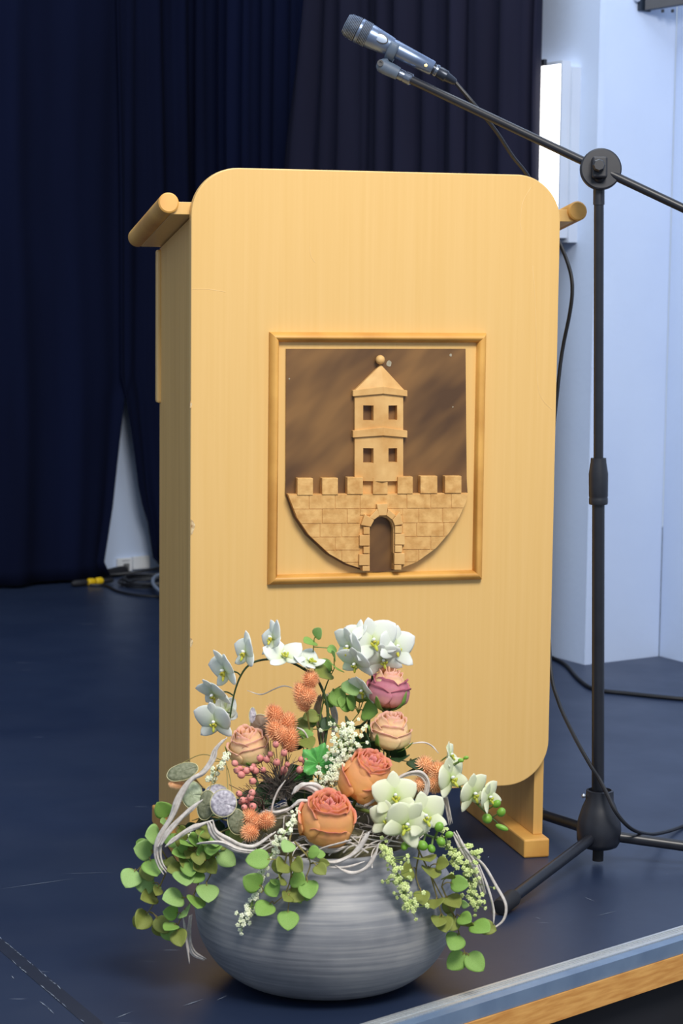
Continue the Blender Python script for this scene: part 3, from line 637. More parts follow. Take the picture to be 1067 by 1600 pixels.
def front(px, py, Y=2.95, gap=.012):
    """point on the ray at depth Y, or just in front of the bowl where the bowl is nearer"""
    d = ray(px, py); y = 2.70
    while y < Y:
        p = CAM+d*(y/d.y)
        if 0 < p.z < .21 and math.hypot(p.x-BC.x, p.y-BC.y) < bowl_r(p.z)+gap: return p
        y += .003
    return CAM+d*(Y/d.y)

# ------------------------------------------------------------------ plant materials
G1 = mat('fresh_green_leaf', (158, 196, 102), (126, 174, 74), .5, 40, trans=.3, contrast=(.3, .75), bump=.3)
G2 = mat('pale_green_leaf', (178, 210, 136), (146, 190, 102), .5, 40, trans=.3, contrast=(.3, .75), bump=.3)
G3 = mat('olive_leaf', (156, 166, 82), (126, 138, 62), .55, 40, trans=.3, contrast=(.3, .75), bump=.3)
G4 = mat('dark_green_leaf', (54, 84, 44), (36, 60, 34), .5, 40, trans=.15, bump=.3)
GST = mat('green_stem', (110, 134, 62), (92, 112, 50), .55, 30)
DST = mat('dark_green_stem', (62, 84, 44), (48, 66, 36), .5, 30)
TWIG = mat('olive_brown_stem', (142, 128, 66), (116, 104, 56), .6, 30)
RAFF = mat('grey_beige_raffia', (236, 230, 223), (200, 190, 181), .6, 160, (1, 1, 1), .3, trans=.15, contrast=(.25, .75))
RAFB = mat('brownish_raffia', (168, 148, 122), (128, 108, 84), .65, 30, (1, 1, 1), .3, contrast=(.25, .75))
MOSS = mat('brown_green_moss', (96, 92, 62), (62, 56, 42), .9, 60, (1, 1, 1), 1.0)
ORW = petal_mat('white_orchid_petal', [(0.0, (214, 228, 150)), (0.3, (236, 242, 226)), (1.0, (248, 250, 248))], .3, .55, .15)
ORG_ = petal_mat('pale_green_orchid_petal', [(0.0, (196, 218, 124)), (0.35, (234, 240, 202)), (1.0, (247, 249, 228))], .3, .55, .15)
LIPM = mat('yellow_green_orchid_lip', (196, 214, 84), (214, 196, 70), .5, 60, trans=.2)
WHT = mat('white_column', (240, 242, 238), None, .5)
BUDM = mat('green_orchid_bud', (128, 176, 60), (104, 154, 46), .45, 30)
ROSEO = petal_mat('orange_rose_petal', [(0.0, (252, 198, 108)), (0.55, (251, 194, 118)), (0.88, (248, 184, 128)), (1.0, (238, 156, 134))], .35, .6, .35)
ROSEI = petal_mat('pink_inner_rose_petal', [(0.0, (250, 204, 146)), (0.6, (250, 204, 170)), (1.0, (244, 176, 172))], .35, .6, .3)
ROSEP = petal_mat('peach_rose_petal', [(0.0, (255, 238, 172)), (0.6, (255, 234, 178)), (0.9, (254, 220, 180)), (1.0, (248, 198, 180))], .35, .6, .3)
ROSEM = petal_mat('mauve_rose_petal', [(0.0, (176, 130, 90)), (0.3, (232, 166, 150)), (0.75, (214, 142, 156)), (1.0, (196, 112, 130))], .25, .6, .3)

# ------------------------------------------------------------------ moss filling and raffia nest
m_ = MB()
def dome(u, v):
    a = 2*math.pi*u; r = .1235*math.sin(v*math.pi/2*.98); h = .188+.062*math.cos(v*math.pi/2)**.8
    k = 1+.06*math.sin(9*a+7*v)+.05*math.sin(17*a-11*v)
    return BC+Vector((r*math.cos(a), r*math.sin(a), h*(.97+.03*k)))
m_.grid(dome, 48, 14); m_.build('moss_filling', MOSS, label='brown-green moss filling inside the grey bowl under the flowers', cat='moss', kind='stuff')
nest = MB(); rs = random.Random(4)
def ribbon(m_, pts, w, n=8, twist=0.0, ph=0.0):
    """flat strip that follows pts; its face leans to the photographer"""
    P = spline(pts, n); k = len(P); L_ = []; R_ = []
    for i in range(k):
        t = (P[min(i+1, k-1)]-P[max(i-1, 0)]).normalized(); vd_ = (CAM-P[i]).normalized()
        b_ = t.cross(vd_); b_ = b_.normalized() if b_.length > 1e-4 else Vector((1, 0, 0)); c_ = b_.cross(t)
        a = twist*math.sin(2*math.pi*i/k*1.3+len(P)+ph)+.2
        s_ = (b_*math.cos(a)+c_*math.sin(a)); ww = w*.5*min(1, .25+3.0*i/k, .25+3.0*(k-1-i)/k)*(.9+.1*math.sin(i*.35))
        L_.append((P[i]-s_*ww, P[i]+c_*w*.12, P[i]+s_*ww))
    vs = [q for tri in L_ for q in tri]; 
    m_.add(vs, [(3*i+j, 3*i+j+1, 3*i+j+4, 3*i+j+3) for i in range(k-1) for j in (0, 1)], [i/(k-1) for i in range(k) for _ in range(3)])
for k in range(300):
    a = rs.uniform(0, 2*math.pi); r = rs.uniform(.02, .142); z = .205+rs.uniform(0, .035)*(1-r/.14)+.012
    c = BC+Vector((r*math.cos(a), r*math.sin(a), z)); d = Vector((-math.sin(a), math.cos(a), 0)); d = (d+Vector((rs.uniform(-.8, .8), rs.uniform(-.8, .8), rs.uniform(-.2, .35)))).normalized(); l = rs.uniform(.02, .05)
    sag = Vector((rs.uniform(-.012, .012), rs.uniform(-.012, .012), rs.uniform(-.004, .02)))
    nest.tube(spline([c-d*l, c+sag, c+d*l], 5), rs.uniform(.0005, .0013), 4)
nest.build('raffia_nest', RAFF, label='tangled thin raffia strands covering the moss in the bowl', cat='raffia', kind='stuff')
def raffia(label, pts, w, Y=2.9, material=RAFF, twist=.5, gap=.01):
    m_ = MB(); P = []
    for p in pts:
        P.append(front(p[0], p[1], p[2] if len(p) > 2 else Y, gap))
    k = w*pxm(Y)*1.1
    if w >= 7:
        for j, (o_, f_) in enumerate(((-.32, .55), (.05, .62), (.38, .4))):
            off = [(rt*o_*.8-dn*o_*.5)*k*(.5+.8*abs(math.sin(i*1.1+j)))-fw*.0012*j for i in range(len(P))]
            ribbon(m_, [q+e for q, e in zip(P, off)], k*f_, 8, twist, j*1.7)
    else: ribbon(m_, P, k, 8, twist)
    return m_.build('raffia_ribbon', material, label=label, cat='ribbon', group='raffia ribbons of the flower arrangement', sharp=0, solid=.0006)
RB = [
 ('long pale raffia ribbon looping down the far left of the arrangement', [(350, 1155), (338, 1170), (331, 1188), (316, 1208), (298, 1219), (280, 1246), (269, 1275), (252, 1306), (246, 1332), (250, 1350), (260, 1364)], 12, 2.862),
 ('second pale raffia ribbon folded beside the long left loop', [(312, 1252), (300, 1263), (278, 1283), (260, 1303), (250, 1322)], 12, 2.855),
 ('short wide raffia ribbon below the silvery seed pods', [(326, 1285), (300, 1294), (279, 1307), (260, 1322)], 14, 2.85),
 ('wide shiny raffia ribbon curving under the orange grass tufts', [(326, 1284), (336, 1300), (352, 1314), (372, 1324), (398, 1322), (425, 1303)], 15, 2.83),
 ('raffia ribbon lying on the bowl shoulder left of the roses', [(308, 1318), (344, 1316), (370, 1328), (400, 1330), (424, 1316)], 8, 2.82),
 ('thin raffia end hanging left beside the bowl', [(286, 1432), (291, 1465), (296, 1506)], 4.5, 2.88),
 ('raffia end curling against the lower left of the bowl', [(297, 1430), (296, 1465), (302, 1488), (320, 1500)], 8, 2.90),
 ('raffia ribbon lying below the lowest orange rose', [(478, 1311), (500, 1324), (522, 1328), (540, 1324)], 11, 2.83),
 ('raffia ribbon crossing the bowl rim right of the lowest rose', [(486, 1341), (520, 1348), (552, 1334), (566, 1316), (576, 1300)], 11, 2.80),
 ('thin raffia loop sagging over the bowl rim', [(520, 1350), (548, 1364), (572, 1356), (586, 1335), (592, 1318)], 6, 2.80),
 ('raffia strand sweeping low across the bowl rim', [(484, 1330), (512, 1352), (540, 1355), (570, 1346)], 4, 2.80),
 ('broad raffia ribbon hanging at the right of the bowl', [(708, 1300), (722, 1322), (735, 1345), (747, 1372), (757, 1398)], 11, 2.87),
 ('long thin raffia strand arcing out at the far right', [(729, 1331), (754, 1350), (775, 1384), (790, 1413), (786, 1438), (764, 1455)], 5, 2.87),
 ('thin raffia strand dropping inside the far right arc', [(748, 1350), (762, 1386), (771, 1420), (771, 1445)], 4, 2.86),
 ('raffia loop behind the pale green orchids', [(574, 1262), (598, 1240), (624, 1215), (652, 1208), (668, 1222), (662, 1246), (646, 1262)], 10, 2.92),
 ('raffia end standing below the orange tufts at right', [(694, 1240), (700, 1262), (704, 1288)], 7, 2.95),
 ('pale raffia bow left of the lowest rose', [(458, 1240), (470, 1228), (484, 1228), (497, 1238), (486, 1250)], 15, 2.87),
 ('folded raffia piece under the pale bow', [(454, 1262), (470, 1252), (486, 1256), (480, 1268)], 12, 2.86),
 ('flat raffia ribbon beside the orange tufts left of the roses', [(410, 1268), (428, 1270), (446, 1266), (462, 1258)], 11, 2.88),
 ('upright raffia strip behind the white lilac sprig', [(510, 1084), (519, 1100), (523, 1120), (520, 1150)], 9, 3.03),
 ('thin curved raffia hair left of the upper orange tuft', [(386, 1079), (408, 1085), (430, 1076), (446, 1072), (466, 1079)], 2, 3.02),
 ('thin raffia curl right of the left orange tufts', [(459, 1135), (474, 1142), (482, 1158), (479, 1172), (470, 1186)], 3, 2.96),
 ('thin raffia curl beside the palest rose', [(636, 1163), (660, 1160), (674, 1165), (685, 1177)], 2.5, 2.98),
 ('thin raffia stalk rising left of the lowest rose', [(424, 1292), (425, 1262), (433, 1238), (446, 1219)], 3.2, 2.86),
 ('raffia petal strip under the upper orange rose', [(570, 1260), (584, 1248), (600, 1240)], 13, 2.875),
]
for lb, pts, w, Y in RB: raffia(lb, pts, w, Y)
raffia('brownish raffia strip standing behind the white lilac sprig', [(500, 1085), (497, 1110), (503, 1140), (502, 1165)], 13, 3.04, RAFB)

# ------------------------------------------------------------------ leaves and vines
def leaf_mesh(name, material, w=.46, tip=.12, cup=.12, fold=.10, wav=0.0):
    """unit leaf: base at 0, tip at y=1, face +z"""
    m_ = MB()
    def fn(u, v):
        x = (u-.5)*2; t = v
        hw = w*(math.sin(math.pi*min(1, t**.78))**.62 if 0 < t < 1 else 0.02)
        if t > .86: hw *= 1-tip*(t-.86)/.14
        return Vector((x*hw, t-.04*abs(x)*(1-t), fold*abs(x)*hw*1.2 - cup*(t-.4)**2 + wav*math.sin(9*t+3*x)*abs(x)))
    m_.grid(fn, 8, 10); me = m_.mesh(name, material, sharp=0); return me
LEAVES = [leaf_mesh('leaf', G1, .48), leaf_mesh('leaf', G2, .5, cup=.2), leaf_mesh('leaf', G3, .46, fold=.2), leaf_mesh('leaf', G4, .42, fold=.2), leaf_mesh('leaf', G1, .5, fold=-.1, cup=.3)]
def leaf_at(base, d, size, kind, parent, facing=None, name='leaf'):
    size *= 1.2; y = d.normalized(); z = facing if facing is not None else (view(rs.uniform(-.5, .5), rs.uniform(-.1, .7), 1))
    z = (z-y*z.dot(y)).normalized(); x = y.cross(z)
    M4 = Matrix(((x.x, y.x, z.x, base.x), (x.y, y.y, z.y, base.y), (x.z, y.z, z.z, base.z), (0, 0, 0, 1))) @ Matrix.Diagonal((size*rs.uniform(.92, 1.08), size, size, 1))
    o = place(name, LEAVES[kind], parent, M4)
    md = o.modifiers.new('thickness', 'SOLIDIFY'); md.thickness = .02; md.offset = 0
    return o
def nearest(P, c):
    return min(P, key=lambda q: (q-c).length)
def vine(label, stems, leaves, Y=2.9, r=.0013, material=TWIG, group='trailing leaf vines', extra=.45):
    SP = [spline([front(p[0], p[1], p[2] if len(p) > 2 else Y, .010) for p in st_], 6) for st_ in stems]
    v_ = thing('leaf_vine', label, 'vine', SP[0][0], group=group); m_ = MB()
    for P in SP: m_.tube(P, [r*(1-.45*i/(len(P)-1)) for i in range(len(P))], 6)
    allp = [q for P in SP for q in P]
    for lf in leaves:
        px, py, sz, kind = lf[:4]; k = pxm(Y)
        c = front(px, py, (lf[4] if len(lf) > 4 else Y)-rs.uniform(.004, .02), .022); q = nearest(allp, c)
        d = (c-q); d = d if d.length > .004 else Vector((rs.uniform(-1, 1), 0, -1))*.01
        d = (d.normalized()+Vector((0, 0, -.25))).normalized(); L_ = sz*k; base = c-d*L_*.5
        if (base-q).length > .002: m_.tube(spline([q, (q+base)/2+Vector((0, 0, .003)), base+d*L_*.1], 4), r*.6, 5)
        leaf_at(base, d, L_, kind, v_)
        if rs.random() < extra:
            c2 = c+rt*rs.uniform(-13, 13)*k-dn*rs.uniform(-12, 12)*k+fw*.012; q = nearest(allp, c2); d2 = (c2-q).normalized() if (c2-q).length > .004 else Vector((0, 0, -1))
            p0 = c2-d2*L_*.4
            if (math.hypot(p0.x-BC.x, p0.y-BC.y) > bowl_r(p0.z)+.006): m_.tube([q, p0], r*.6, 5); leaf_at(p0, (d2+Vector((0, 0, -.3))).normalized(), L_*rs.uniform(.65, .85), rs.choice((0, 2, 2, 4)) if kind != 3 else 3, v_)
    m_.build('stem', material, v_); return v_
vine('outermost leafy vine trailing off the left edge of the bowl',
     [[(300, 1290, 2.93), (272, 1292), (248, 1320), (228, 1345), (212, 1362)], [(248, 1320), (262, 1350), (250, 1385), (240, 1412), (228, 1430)]],
     [(256, 1266, 27, 0), (259, 1287, 20, 1), (241, 1305, 29, 1), (226, 1328, 27, 1), (205, 1371, 29, 1), (239, 1354, 31, 0), (228, 1381, 27, 1), (234, 1402, 30, 2), (223, 1436, 30, 2), (252, 1444, 26, 2), (265, 1455, 26, 0), (246, 1392, 18, 2), (262, 1346, 22, 2), (268, 1312, 22, 0), (285, 1300, 20, 2)], 2.90)
vine('leafy vine hanging over the left shoulder of the bowl',
     [[(345, 1300, 2.86), (328, 1340), (312, 1375), (300, 1405), (284, 1432), (276, 1450)], [(345, 1300, 2.86), (310, 1322), (290, 1345), (282, 1362)], [(328, 1340), (330, 1362), (322, 1380)]],
     [(287, 1370, 30, 1), (273, 1403, 32, 1), (324, 1393, 32, 1), (306, 1408, 28, 0), (289, 1424, 29, 1), (268, 1426, 22, 0), (280, 1464, 26, 2), (282, 1333, 24, 0), (334, 1324, 30, 0), (352, 1341, 28, 1), (275, 1358, 24, 2), (291, 1318, 22, 0), (310, 1340, 22, 2), (267, 1448, 24, 0), (318, 1310, 22, 0)], 2.87)
vine('leafy vine hanging down the front of the bowl left of the roses',
     [[(455, 1300, 2.83), (448, 1335), (440, 1365), (425, 1378), (408, 1395)], [(455, 1318), (455, 1365), (446, 1395), (428, 1412)], [(452, 1330), (455, 1380), (450, 1420)], [(460, 1315), (484, 1345), (478, 1372)]],
     [(405, 1343, 32, 0), (396, 1379, 30, 0), (426, 1387, 28, 0), (441, 1353, 28, 2), (465, 1351, 25, 2), (464, 1373, 25, 0), (482, 1388, 29, 0), (461, 1397, 28, 2), (414, 1419, 29, 0), (450, 1436, 29, 0), (488, 1331, 20, 4), (500, 1358, 22, 2), (439, 1374, 24, 2), (450, 1322, 20, 1), (448, 1402, 22, 2)], 2.79)
vine('leafy vine hanging down the right side of the bowl',
     [[(650, 1320, 2.86), (672, 1365), (690, 1400), (708, 1430), (718, 1460), (727, 1492)], [(690, 1385), (715, 1440), (735, 1447)], [(655, 1330), (650, 1365), (656, 1390)], [(672, 1365), (682, 1400), (690, 1430)]],
     [(664, 1342, 34, 2), (673, 1362, 32, 2), (659, 1401, 26, 2), (680, 1411, 28, 2), (706, 1408, 31, 2), (716, 1381, 26, 0), (685, 1439, 24, 2), (694, 1443, 26, 2), (706, 1441, 28, 2), (725, 1435, 24, 0), (749, 1448, 32, 0), (711, 1470, 30, 0), (714, 1500, 30, 0), (741, 1502, 30, 0), (637, 1361, 26, 2), (725, 1413, 13, 1), (690, 1350, 22, 2), (700, 1370, 22, 2)], 2.86)
vine('leafy sprig standing up behind the white lilac in the middle',
     [[(505, 1190, 3.0), (500, 1130), (505, 1085), (490, 1040), (490, 1005)], [(504, 1100), (520, 1080), (545, 1065)], [(505, 1085), (512, 1065), (522, 1045)], [(510, 1110), (535, 1140), (560, 1115)]],
     [(524, 1042, 27, 0), (506, 1052, 30, 2), (550, 1072, 28, 1), (527, 1089, 27, 0), (541, 1099, 24, 0), (551, 1098, 22, 4), (576, 1111, 30, 0), (485, 1003, 22, 0), (496, 990, 18, 1), (572, 1083, 18, 1), (475, 1136, 28, 2), (522, 1025, 16, 1), (487, 1120, 24, 2), (512, 1130, 24, 3), (545, 1130, 26, 3)], 3.02, material=GST)
vine('dark rose leaves filling the middle behind the orange roses',
     [[(560, 1220, 2.97), (566, 1180), (562, 1140)], [(566, 1180), (600, 1185), (640, 1190)], [(560, 1220), (500, 1225), (440, 1235)], [(500, 1225), (480, 1190), (470, 1150)]],
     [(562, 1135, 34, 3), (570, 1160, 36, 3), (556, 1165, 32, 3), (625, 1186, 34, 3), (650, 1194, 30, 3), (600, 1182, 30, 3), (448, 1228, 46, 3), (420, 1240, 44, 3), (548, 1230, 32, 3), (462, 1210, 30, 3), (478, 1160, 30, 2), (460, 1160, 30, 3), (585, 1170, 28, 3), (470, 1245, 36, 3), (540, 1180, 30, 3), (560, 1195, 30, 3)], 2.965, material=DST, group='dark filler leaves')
vine('short leafy shoots spilling over the left rim under the seed pods',
     [[(380, 1290, 2.90), (345, 1300, 2.87), (315, 1318), (292, 1338)], [(345, 1300, 2.87), (330, 1330), (316, 1356)], [(380, 1290, 2.90), (330, 1276, 2.90), (300, 1282)]],
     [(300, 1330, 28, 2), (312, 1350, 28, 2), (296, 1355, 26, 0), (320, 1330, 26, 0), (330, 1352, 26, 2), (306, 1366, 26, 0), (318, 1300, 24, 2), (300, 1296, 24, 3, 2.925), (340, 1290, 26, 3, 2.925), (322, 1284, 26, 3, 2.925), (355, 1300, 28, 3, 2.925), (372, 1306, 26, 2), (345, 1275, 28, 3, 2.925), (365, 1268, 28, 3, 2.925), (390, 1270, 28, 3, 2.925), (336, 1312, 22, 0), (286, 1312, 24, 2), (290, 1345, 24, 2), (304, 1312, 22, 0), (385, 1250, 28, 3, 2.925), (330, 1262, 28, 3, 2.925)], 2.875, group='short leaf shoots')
# crinkled lobed leaf
def lobed(label, px, py, Y, size, tilt):
    c = at(px, py, Y); m_ = MB(); x, y, z = frame3(tilt); n = 60; vs = [c-z*.006]; ts = [0.0]
    for ring in (.35, .7, 1.0):
        for j in range(n):
            a = 2*math.pi*j/n; lob = .87+.13*math.cos(5*a)+.03*math.cos(25*a)
            if abs(a-1.5*math.pi) < .3: lob *= .45+abs(a-1.5*math.pi)
            r = size*pxm(Y)*.5*ring*(lob if ring > .5 else .8); vs.append(c+x*math.cos(a)*r+y*math.sin(a)*r+z*(.004*math.cos(10*a)*ring+.006*ring*ring)); ts.append(ring)
    fs = [(0, 1+j, 1+(j+1) % n) for j in range(n)]
    for k in (0, 1): fs += [(1+k*n+j, 1+(k+1)*n+j, 1+(k+1)*n+(j+1) % n, 1+k*n+(j+1) % n) for j in range(n)]
    t_ = thing('lobed_leaf', label, 'leaf', c)
    m_.add(vs, fs, ts); m_.build('leaf_blade', mat('bright_lobed_leaf', (124, 200, 112), (84, 168, 84), .5, 50, trans=.2, bump=.5), t_, solid=.0008)
    s_ = MB(); s_.tube(spline([c, c+Vector((0, .01, -.03)), c+Vector((.0, .03, -.07))], 5), .0012, 6); s_.build('leaf_stalk', GST, t_)
lobed('bright green lobed leaf between pink berries and white lilac', 498, 1192, 2.925, 62, view(.1, .5, 1))
lobed('smaller green lobed leaf beside the pink berries', 476, 1214, 2.94, 34, view(-.3, .4, 1))

# ------------------------------------------------------------------ roses
def rose(label, px, py, Y, dia, axis, layers, hgt, mats, stem_to, open_=.0, sepals=5, seed=0, bulge=.45, low=.0):
    r_ = random.Random(seed); c = at(px, py, Y); R = dia*pxm(Y)*.5; Hh = hgt*pxm(Y); x, y, z = frame3(axis)
    base = c-z*Hh*.5; t_ = thing('rose', label, 'rose', base, group='roses of the arrangement')
    st_ = MB(); P = spline([base-z*.001, base-z*.02, at(*stem_to)], 6); st_.tube(P, .0028, 10); st_.build('stem', GST, t_)
    m_ = MB(); m_.lathe([(.0025, -.006), (R*.28, 0), (R*.38, R*.10), (R*.3, R*.2)], base, z, 14); m_.build('calyx', GST, t_)
    pi_ = 0
    for li, (rf, n, hw, hf, close, mi) in enumerate(layers):
        for k in range(n):
            th0 = 2*math.pi*k/n+li*1.1+r_.uniform(-.15, .15); hh = Hh*hf*r_.uniform(.95, 1.04); rr = R*rf*r_.uniform(.97, 1.03); cl_ = close+r_.uniform(-.05, .05); ph = r_.uniform(0, 6); curl = .10 if rf > .85 else .03; tame = .5 if len(layers) < 8 else 1.0
            wob = r_.uniform(.01, .03)*tame
            def fn(u, v):
                q = (u-.5)*2; wdt = hw*(.35+.65*math.sin(min(1, v*1.25)*math.pi/2))*(1-.25*max(0, v-.8)/.2)
                th = th0+q*wdt; e = max(0.0, min(1.0, v))
                pr = float(np.interp(e, [0, .12, bulge*.65, bulge, .75, .93, 1], [.18, .55, .92, 1.0, (1+cl_)/2+.04, cl_, cl_+curl]))
                pr += .045*q*1.0+wob*(math.sin(5*q+ph)*e+.7*math.sin(11*q+2*ph)*e*e)
                h_ = hh*(e-.13*abs(q)**3*e*e)+hh*.018*tame*math.sin(7*q+ph)*e+hh*.005*math.sin(15*q+ph)*e*e
                rd = rr*pr; return base+x*math.cos(th)*rd+y*math.sin(th)*rd+z*(h_+.002)
            m_ = MB(); m_.grid(fn, 18, 12); m_.build('petal', mats[mi], t_, sharp=0, solid=.0007); pi_ += 1
    for k in range(sepals):
        th = 2*math.pi*k/sepals+.5; w_ = R*.20
        def fs_(u, v):
            q = (u-.5)*2; pr = float(np.interp(v, [0, .2, .5, 1], [.3, .75, 1.07, 1.15+.25*(k % 2)])); h_ = Hh*(-.01+.62*v*(1-.25*(k % 2))); ww = w_*(1-v)**.7*(.6+1.0*v)
            d = x*math.cos(th)+y*math.sin(th); s_ = -x*math.sin(th)+y*math.cos(th); return base+d*R*pr+s_*q*ww+z*h_
        m_ = MB(); m_.grid(fs_, 4, 8); m_.build('sepal', G1, t_, sharp=0, solid=.0008)
    return t_
FULL = [(.12, 2, 1.7, .93, .75, 1), (.24, 3, 1.3, .95, .85, 1), (.36, 4, 1.1, .965, .84, 0), (.50, 4, 1.15, .975, .78, 0), (.64, 5, 1.0, .98, .70, 0), (.78, 5, 1.05, .975, .63, 0), (.90, 4, 1.3, .955, .60, 0), (1.0, 4, 1.35, .90, .64, 0), (1.03, 3, .95, .60, .96, 0)]
rose('largest orange rose low in the middle of the arrangement', 511, 1280, 2.845, 86, view(.12, .86, .52), FULL, 84, (ROSEO, ROSEI), (520, 1370, 2.95), sepals=0, seed=1)
rose('orange rose just above and right of the lowest rose', 572, 1216, 2.90, 83, view(.34, .84, .46), FULL, 84, (ROSEO, ROSEI), (555, 1300, 2.97), sepals=0, seed=2)
BUD = [(.22, 2, 1.6, 1.0, .7, 0), (.42, 3, 1.3, 1.0, .7, 0), (.62, 3, 1.3, .98, .66, 0), (.8, 4, 1.1, .93, .68, 0), (.93, 4, 1.1, .80, .78, 1), (1.0, 4, 1.0, .62, .95, 1)]
rose('mauve and peach rosebud standing highest at the right', 607, 1077, 3.0, 65, view(.14, .97, .16), BUD, 66, (ROSEP, ROSEM), (575, 1190, 2.99), seed=3)
rose('pale peach rosebud below the mauve one', 610, 1143, 2.965, 64, view(.1, .95, .3), BUD, 62, (ROSEP, ROSEP), (590, 1215, 2.98), sepals=4, seed=4)
rose('peach rosebud at the left between orchid and orange tufts', 388, 1167, 2.97, 64, view(-.16, .9, .38), BUD, 62, (ROSEP, ROSEP), (420, 1270, 2.97), sepals=4, seed=5)

# ------------------------------------------------------------------ orchids
def petal_fn(L_, Wd, cup, curl):
    def fn(u, v):
        q = (u-.5)*2; w_ = Wd*(math.sin(math.pi*min(.999, max(.001, v**.62)))**.55)*(.96 if v < .95 else .9)
        return (q*w_, L_*v, cup*L_*(v*v)*.5-curl*q*q*w_*.8)
    return fn
PM = {}
def orchid_meshes(key, material):
    out = {}
    for nm, (L_, Wd, cup, curl) in dict(sepal=(.52, .185, .12, .25), petal=(.54, .31, .10, .28)).items():
        m_ = MB(); f_ = petal_fn(L_, Wd, cup, curl); m_.grid(lambda u, v: Vector(f_(u, v)), 8, 8); out[nm] = m_.mesh(nm, material, sharp=0)
    PM[key] = out
orchid_meshes('w', ORW); orchid_meshes('g', ORG_)
def blossom(spray, c, facing, size, key, roll=0.0):
    x, y, z = frame3(facing); cr, sr = math.cos(roll), math.sin(roll); x, y = x*cr+y*sr, y*cr-x*sr
    lip = MB()
    lip.ell(c+z*size*.10-y*size*.03, (size*.045, size*.08), z, 8, 6)
    for a in (-1, 1): lip.ell(c+z*size*.12-y*size*.09+x*a*size*.07, (size*.038, size*.085), (y*.8+z*.4+x*a*.5), 8, 6)
    lip.ell(c+z*size*.14-y*size*.19, (size*.045, size*.10), (y-z*.5), 8, 6)
    b_ = lip.build('blossom', LIPM, spray)
    col_ = MB(); col_.ell(c+z*size*.10+y*size*.03, (size*.05, size*.075), (z+y*.3), 8, 6); col_.build('column', WHT, b_)
    for nm, ang in (('sepal', 0), ('sepal', 125), ('sepal', -125), ('petal', 62), ('petal', -62)):
        a = math.radians(ang+rs.uniform(-6, 6)); d = (y*math.cos(a)+x*math.sin(a)); d = (d+z*rs.uniform(-.05, .22)).normalized()
        zz_ = (z-d*z.dot(d)).normalized(); xx_ = d.cross(zz_); base = c+(z*size*.02 if nm == 'petal' else -z*size*.01)
        s_ = size*rs.uniform(1.2, 1.36)
        M4 = Matrix(((xx_.x, d.x, zz_.x, base.x), (xx_.y, d.y, zz_.y, base.y), (xx_.z, d.z, zz_.z, base.z), (0, 0, 0, 1))) @ Matrix.Scale(s_, 4)
        o = place(nm, PM[key][nm], b_, M4); md = o.modifiers.new('thickness', 'SOLIDIFY'); md.thickness = .012; md.offset = 0
    return b_
def orchid(label, stem, flowers, buds, Y, key, r=.0018, stemm=None):
    P = spline([front(p[0], p[1], p[2] if len(p) > 2 else Y) for p in stem], 8)
    t_ = thing('orchid_spray', label, 'orchid', P[0], group='orchid sprays'); m_ = MB(); m_.tube(P, [r*(1-.5*i/(len(P)-1)) for i in range(len(P))], 8)
    for fl_ in flowers:
        px, py, sz, fc = fl_[:4]; Yf = fl_[4] if len(fl_) > 4 else Y-.015; c = front(px, py, Yf, .02); fv = view(*fc); q = nearest(P, c)
        m_.tube(spline([q, (q+c)/2-fv*.006, c-fv*.002], 4), r*.55, 6)
        blossom(t_, c, fv, sz*pxm(Y)*(1.1 if key == 'w' else 1.0), key, fl_[5] if len(fl_) > 5 else rs.uniform(-.3, .3))
    for (px, py, w_, l_, d) in buds:
        c = front(px, py, Y-.015, .02); q = nearest(P, c); m_.tube([q, c], r*.5, 6); b_ = MB(); b_.ell(c, (w_*.5*pxm(Y), l_*.5*pxm(Y)), view(*d), 14, 10); b_.build('bud', BUDM, t_)
    m_.build('stem', stemm or DST, t_); return t_
orchid('white orchid spray arching over to the left above the rosebud', [(505, 1180, 3.0), (512, 1110), (496, 1062), (474, 1045), (452, 1034), (430, 1030), (405, 1032), (388, 1040), (376, 1056), (367, 1080), (361, 1110), (357, 1140)],
       [(426, 998, 44, (-.75, .25, .4), 3.0, .6), (384, 1020, 46, (-.75, .1, .5), 3.0, .2), (352, 1048, 50, (-.75, -.2, .5), 3.0, .3), (334, 1084, 44, (-.5, -.6, .5), 2.99), (336, 1128, 48, (-.4, -.2, .8), 2.98), (444, 1024, 46, (.1, .75, .6), 2.99), (482, 1034, 42, (.3, .7, .35), 3.0), (352, 1112, 42, (-.5, .1, -.5), 3.02)], [], 3.01, 'w', .0022)
orchid('upright white orchid cluster above the mauve rosebud', [(572, 1190, 3.02), (578, 1100), (582, 1050), (579, 1030), (572, 1012)],
       [(546, 1010, 46, (-.7, -.2, .6), 2.99), (583, 1002, 56, (.2, .15, .9), 2.99, .2), (618, 1012, 52, (.45, .15, .8), 3.0, -.2), (556, 1036, 44, (-.55, -.5, .6), 2.985), (598, 1030, 46, (.2, -.5, .8), 2.995), (568, 1078, 40, (-.6, -.4, .4), 3.0), (556, 990, 34, (-.4, .5, .4), 3.0)], [], 3.015, 'w', .0024)
orchid('pale green orchid cluster over the right rim of the bowl', [(550, 1262, 2.93), (575, 1268), (605, 1276), (640, 1292), (668, 1305), (690, 1312)],
       [(617, 1244, 58, (.15, .15, .95), 2.86, .1), (606, 1280, 50, (-.3, 0, .9), 2.855), (634, 1288, 62, (.25, -.15, .9), 2.84, -.5), (664, 1276, 60, (.3, .1, .9), 2.85, .2)],
       [(686, 1292, 15, 17, (.3, .8, .4)), (660, 1321, 16, 19, (.6, -.3, .5)), (689, 1315, 14, 16, (.5, -.4, .5)), (640, 1316, 13, 16, (0, -.8, .5)), (674, 1326, 12, 15, (.4, -.6, .4)), (702, 1304, 11, 14, (.8, .2, .4)), (632, 1322, 12, 15, (-.2, -.8, .4))], 2.865, 'g', .003, GST)
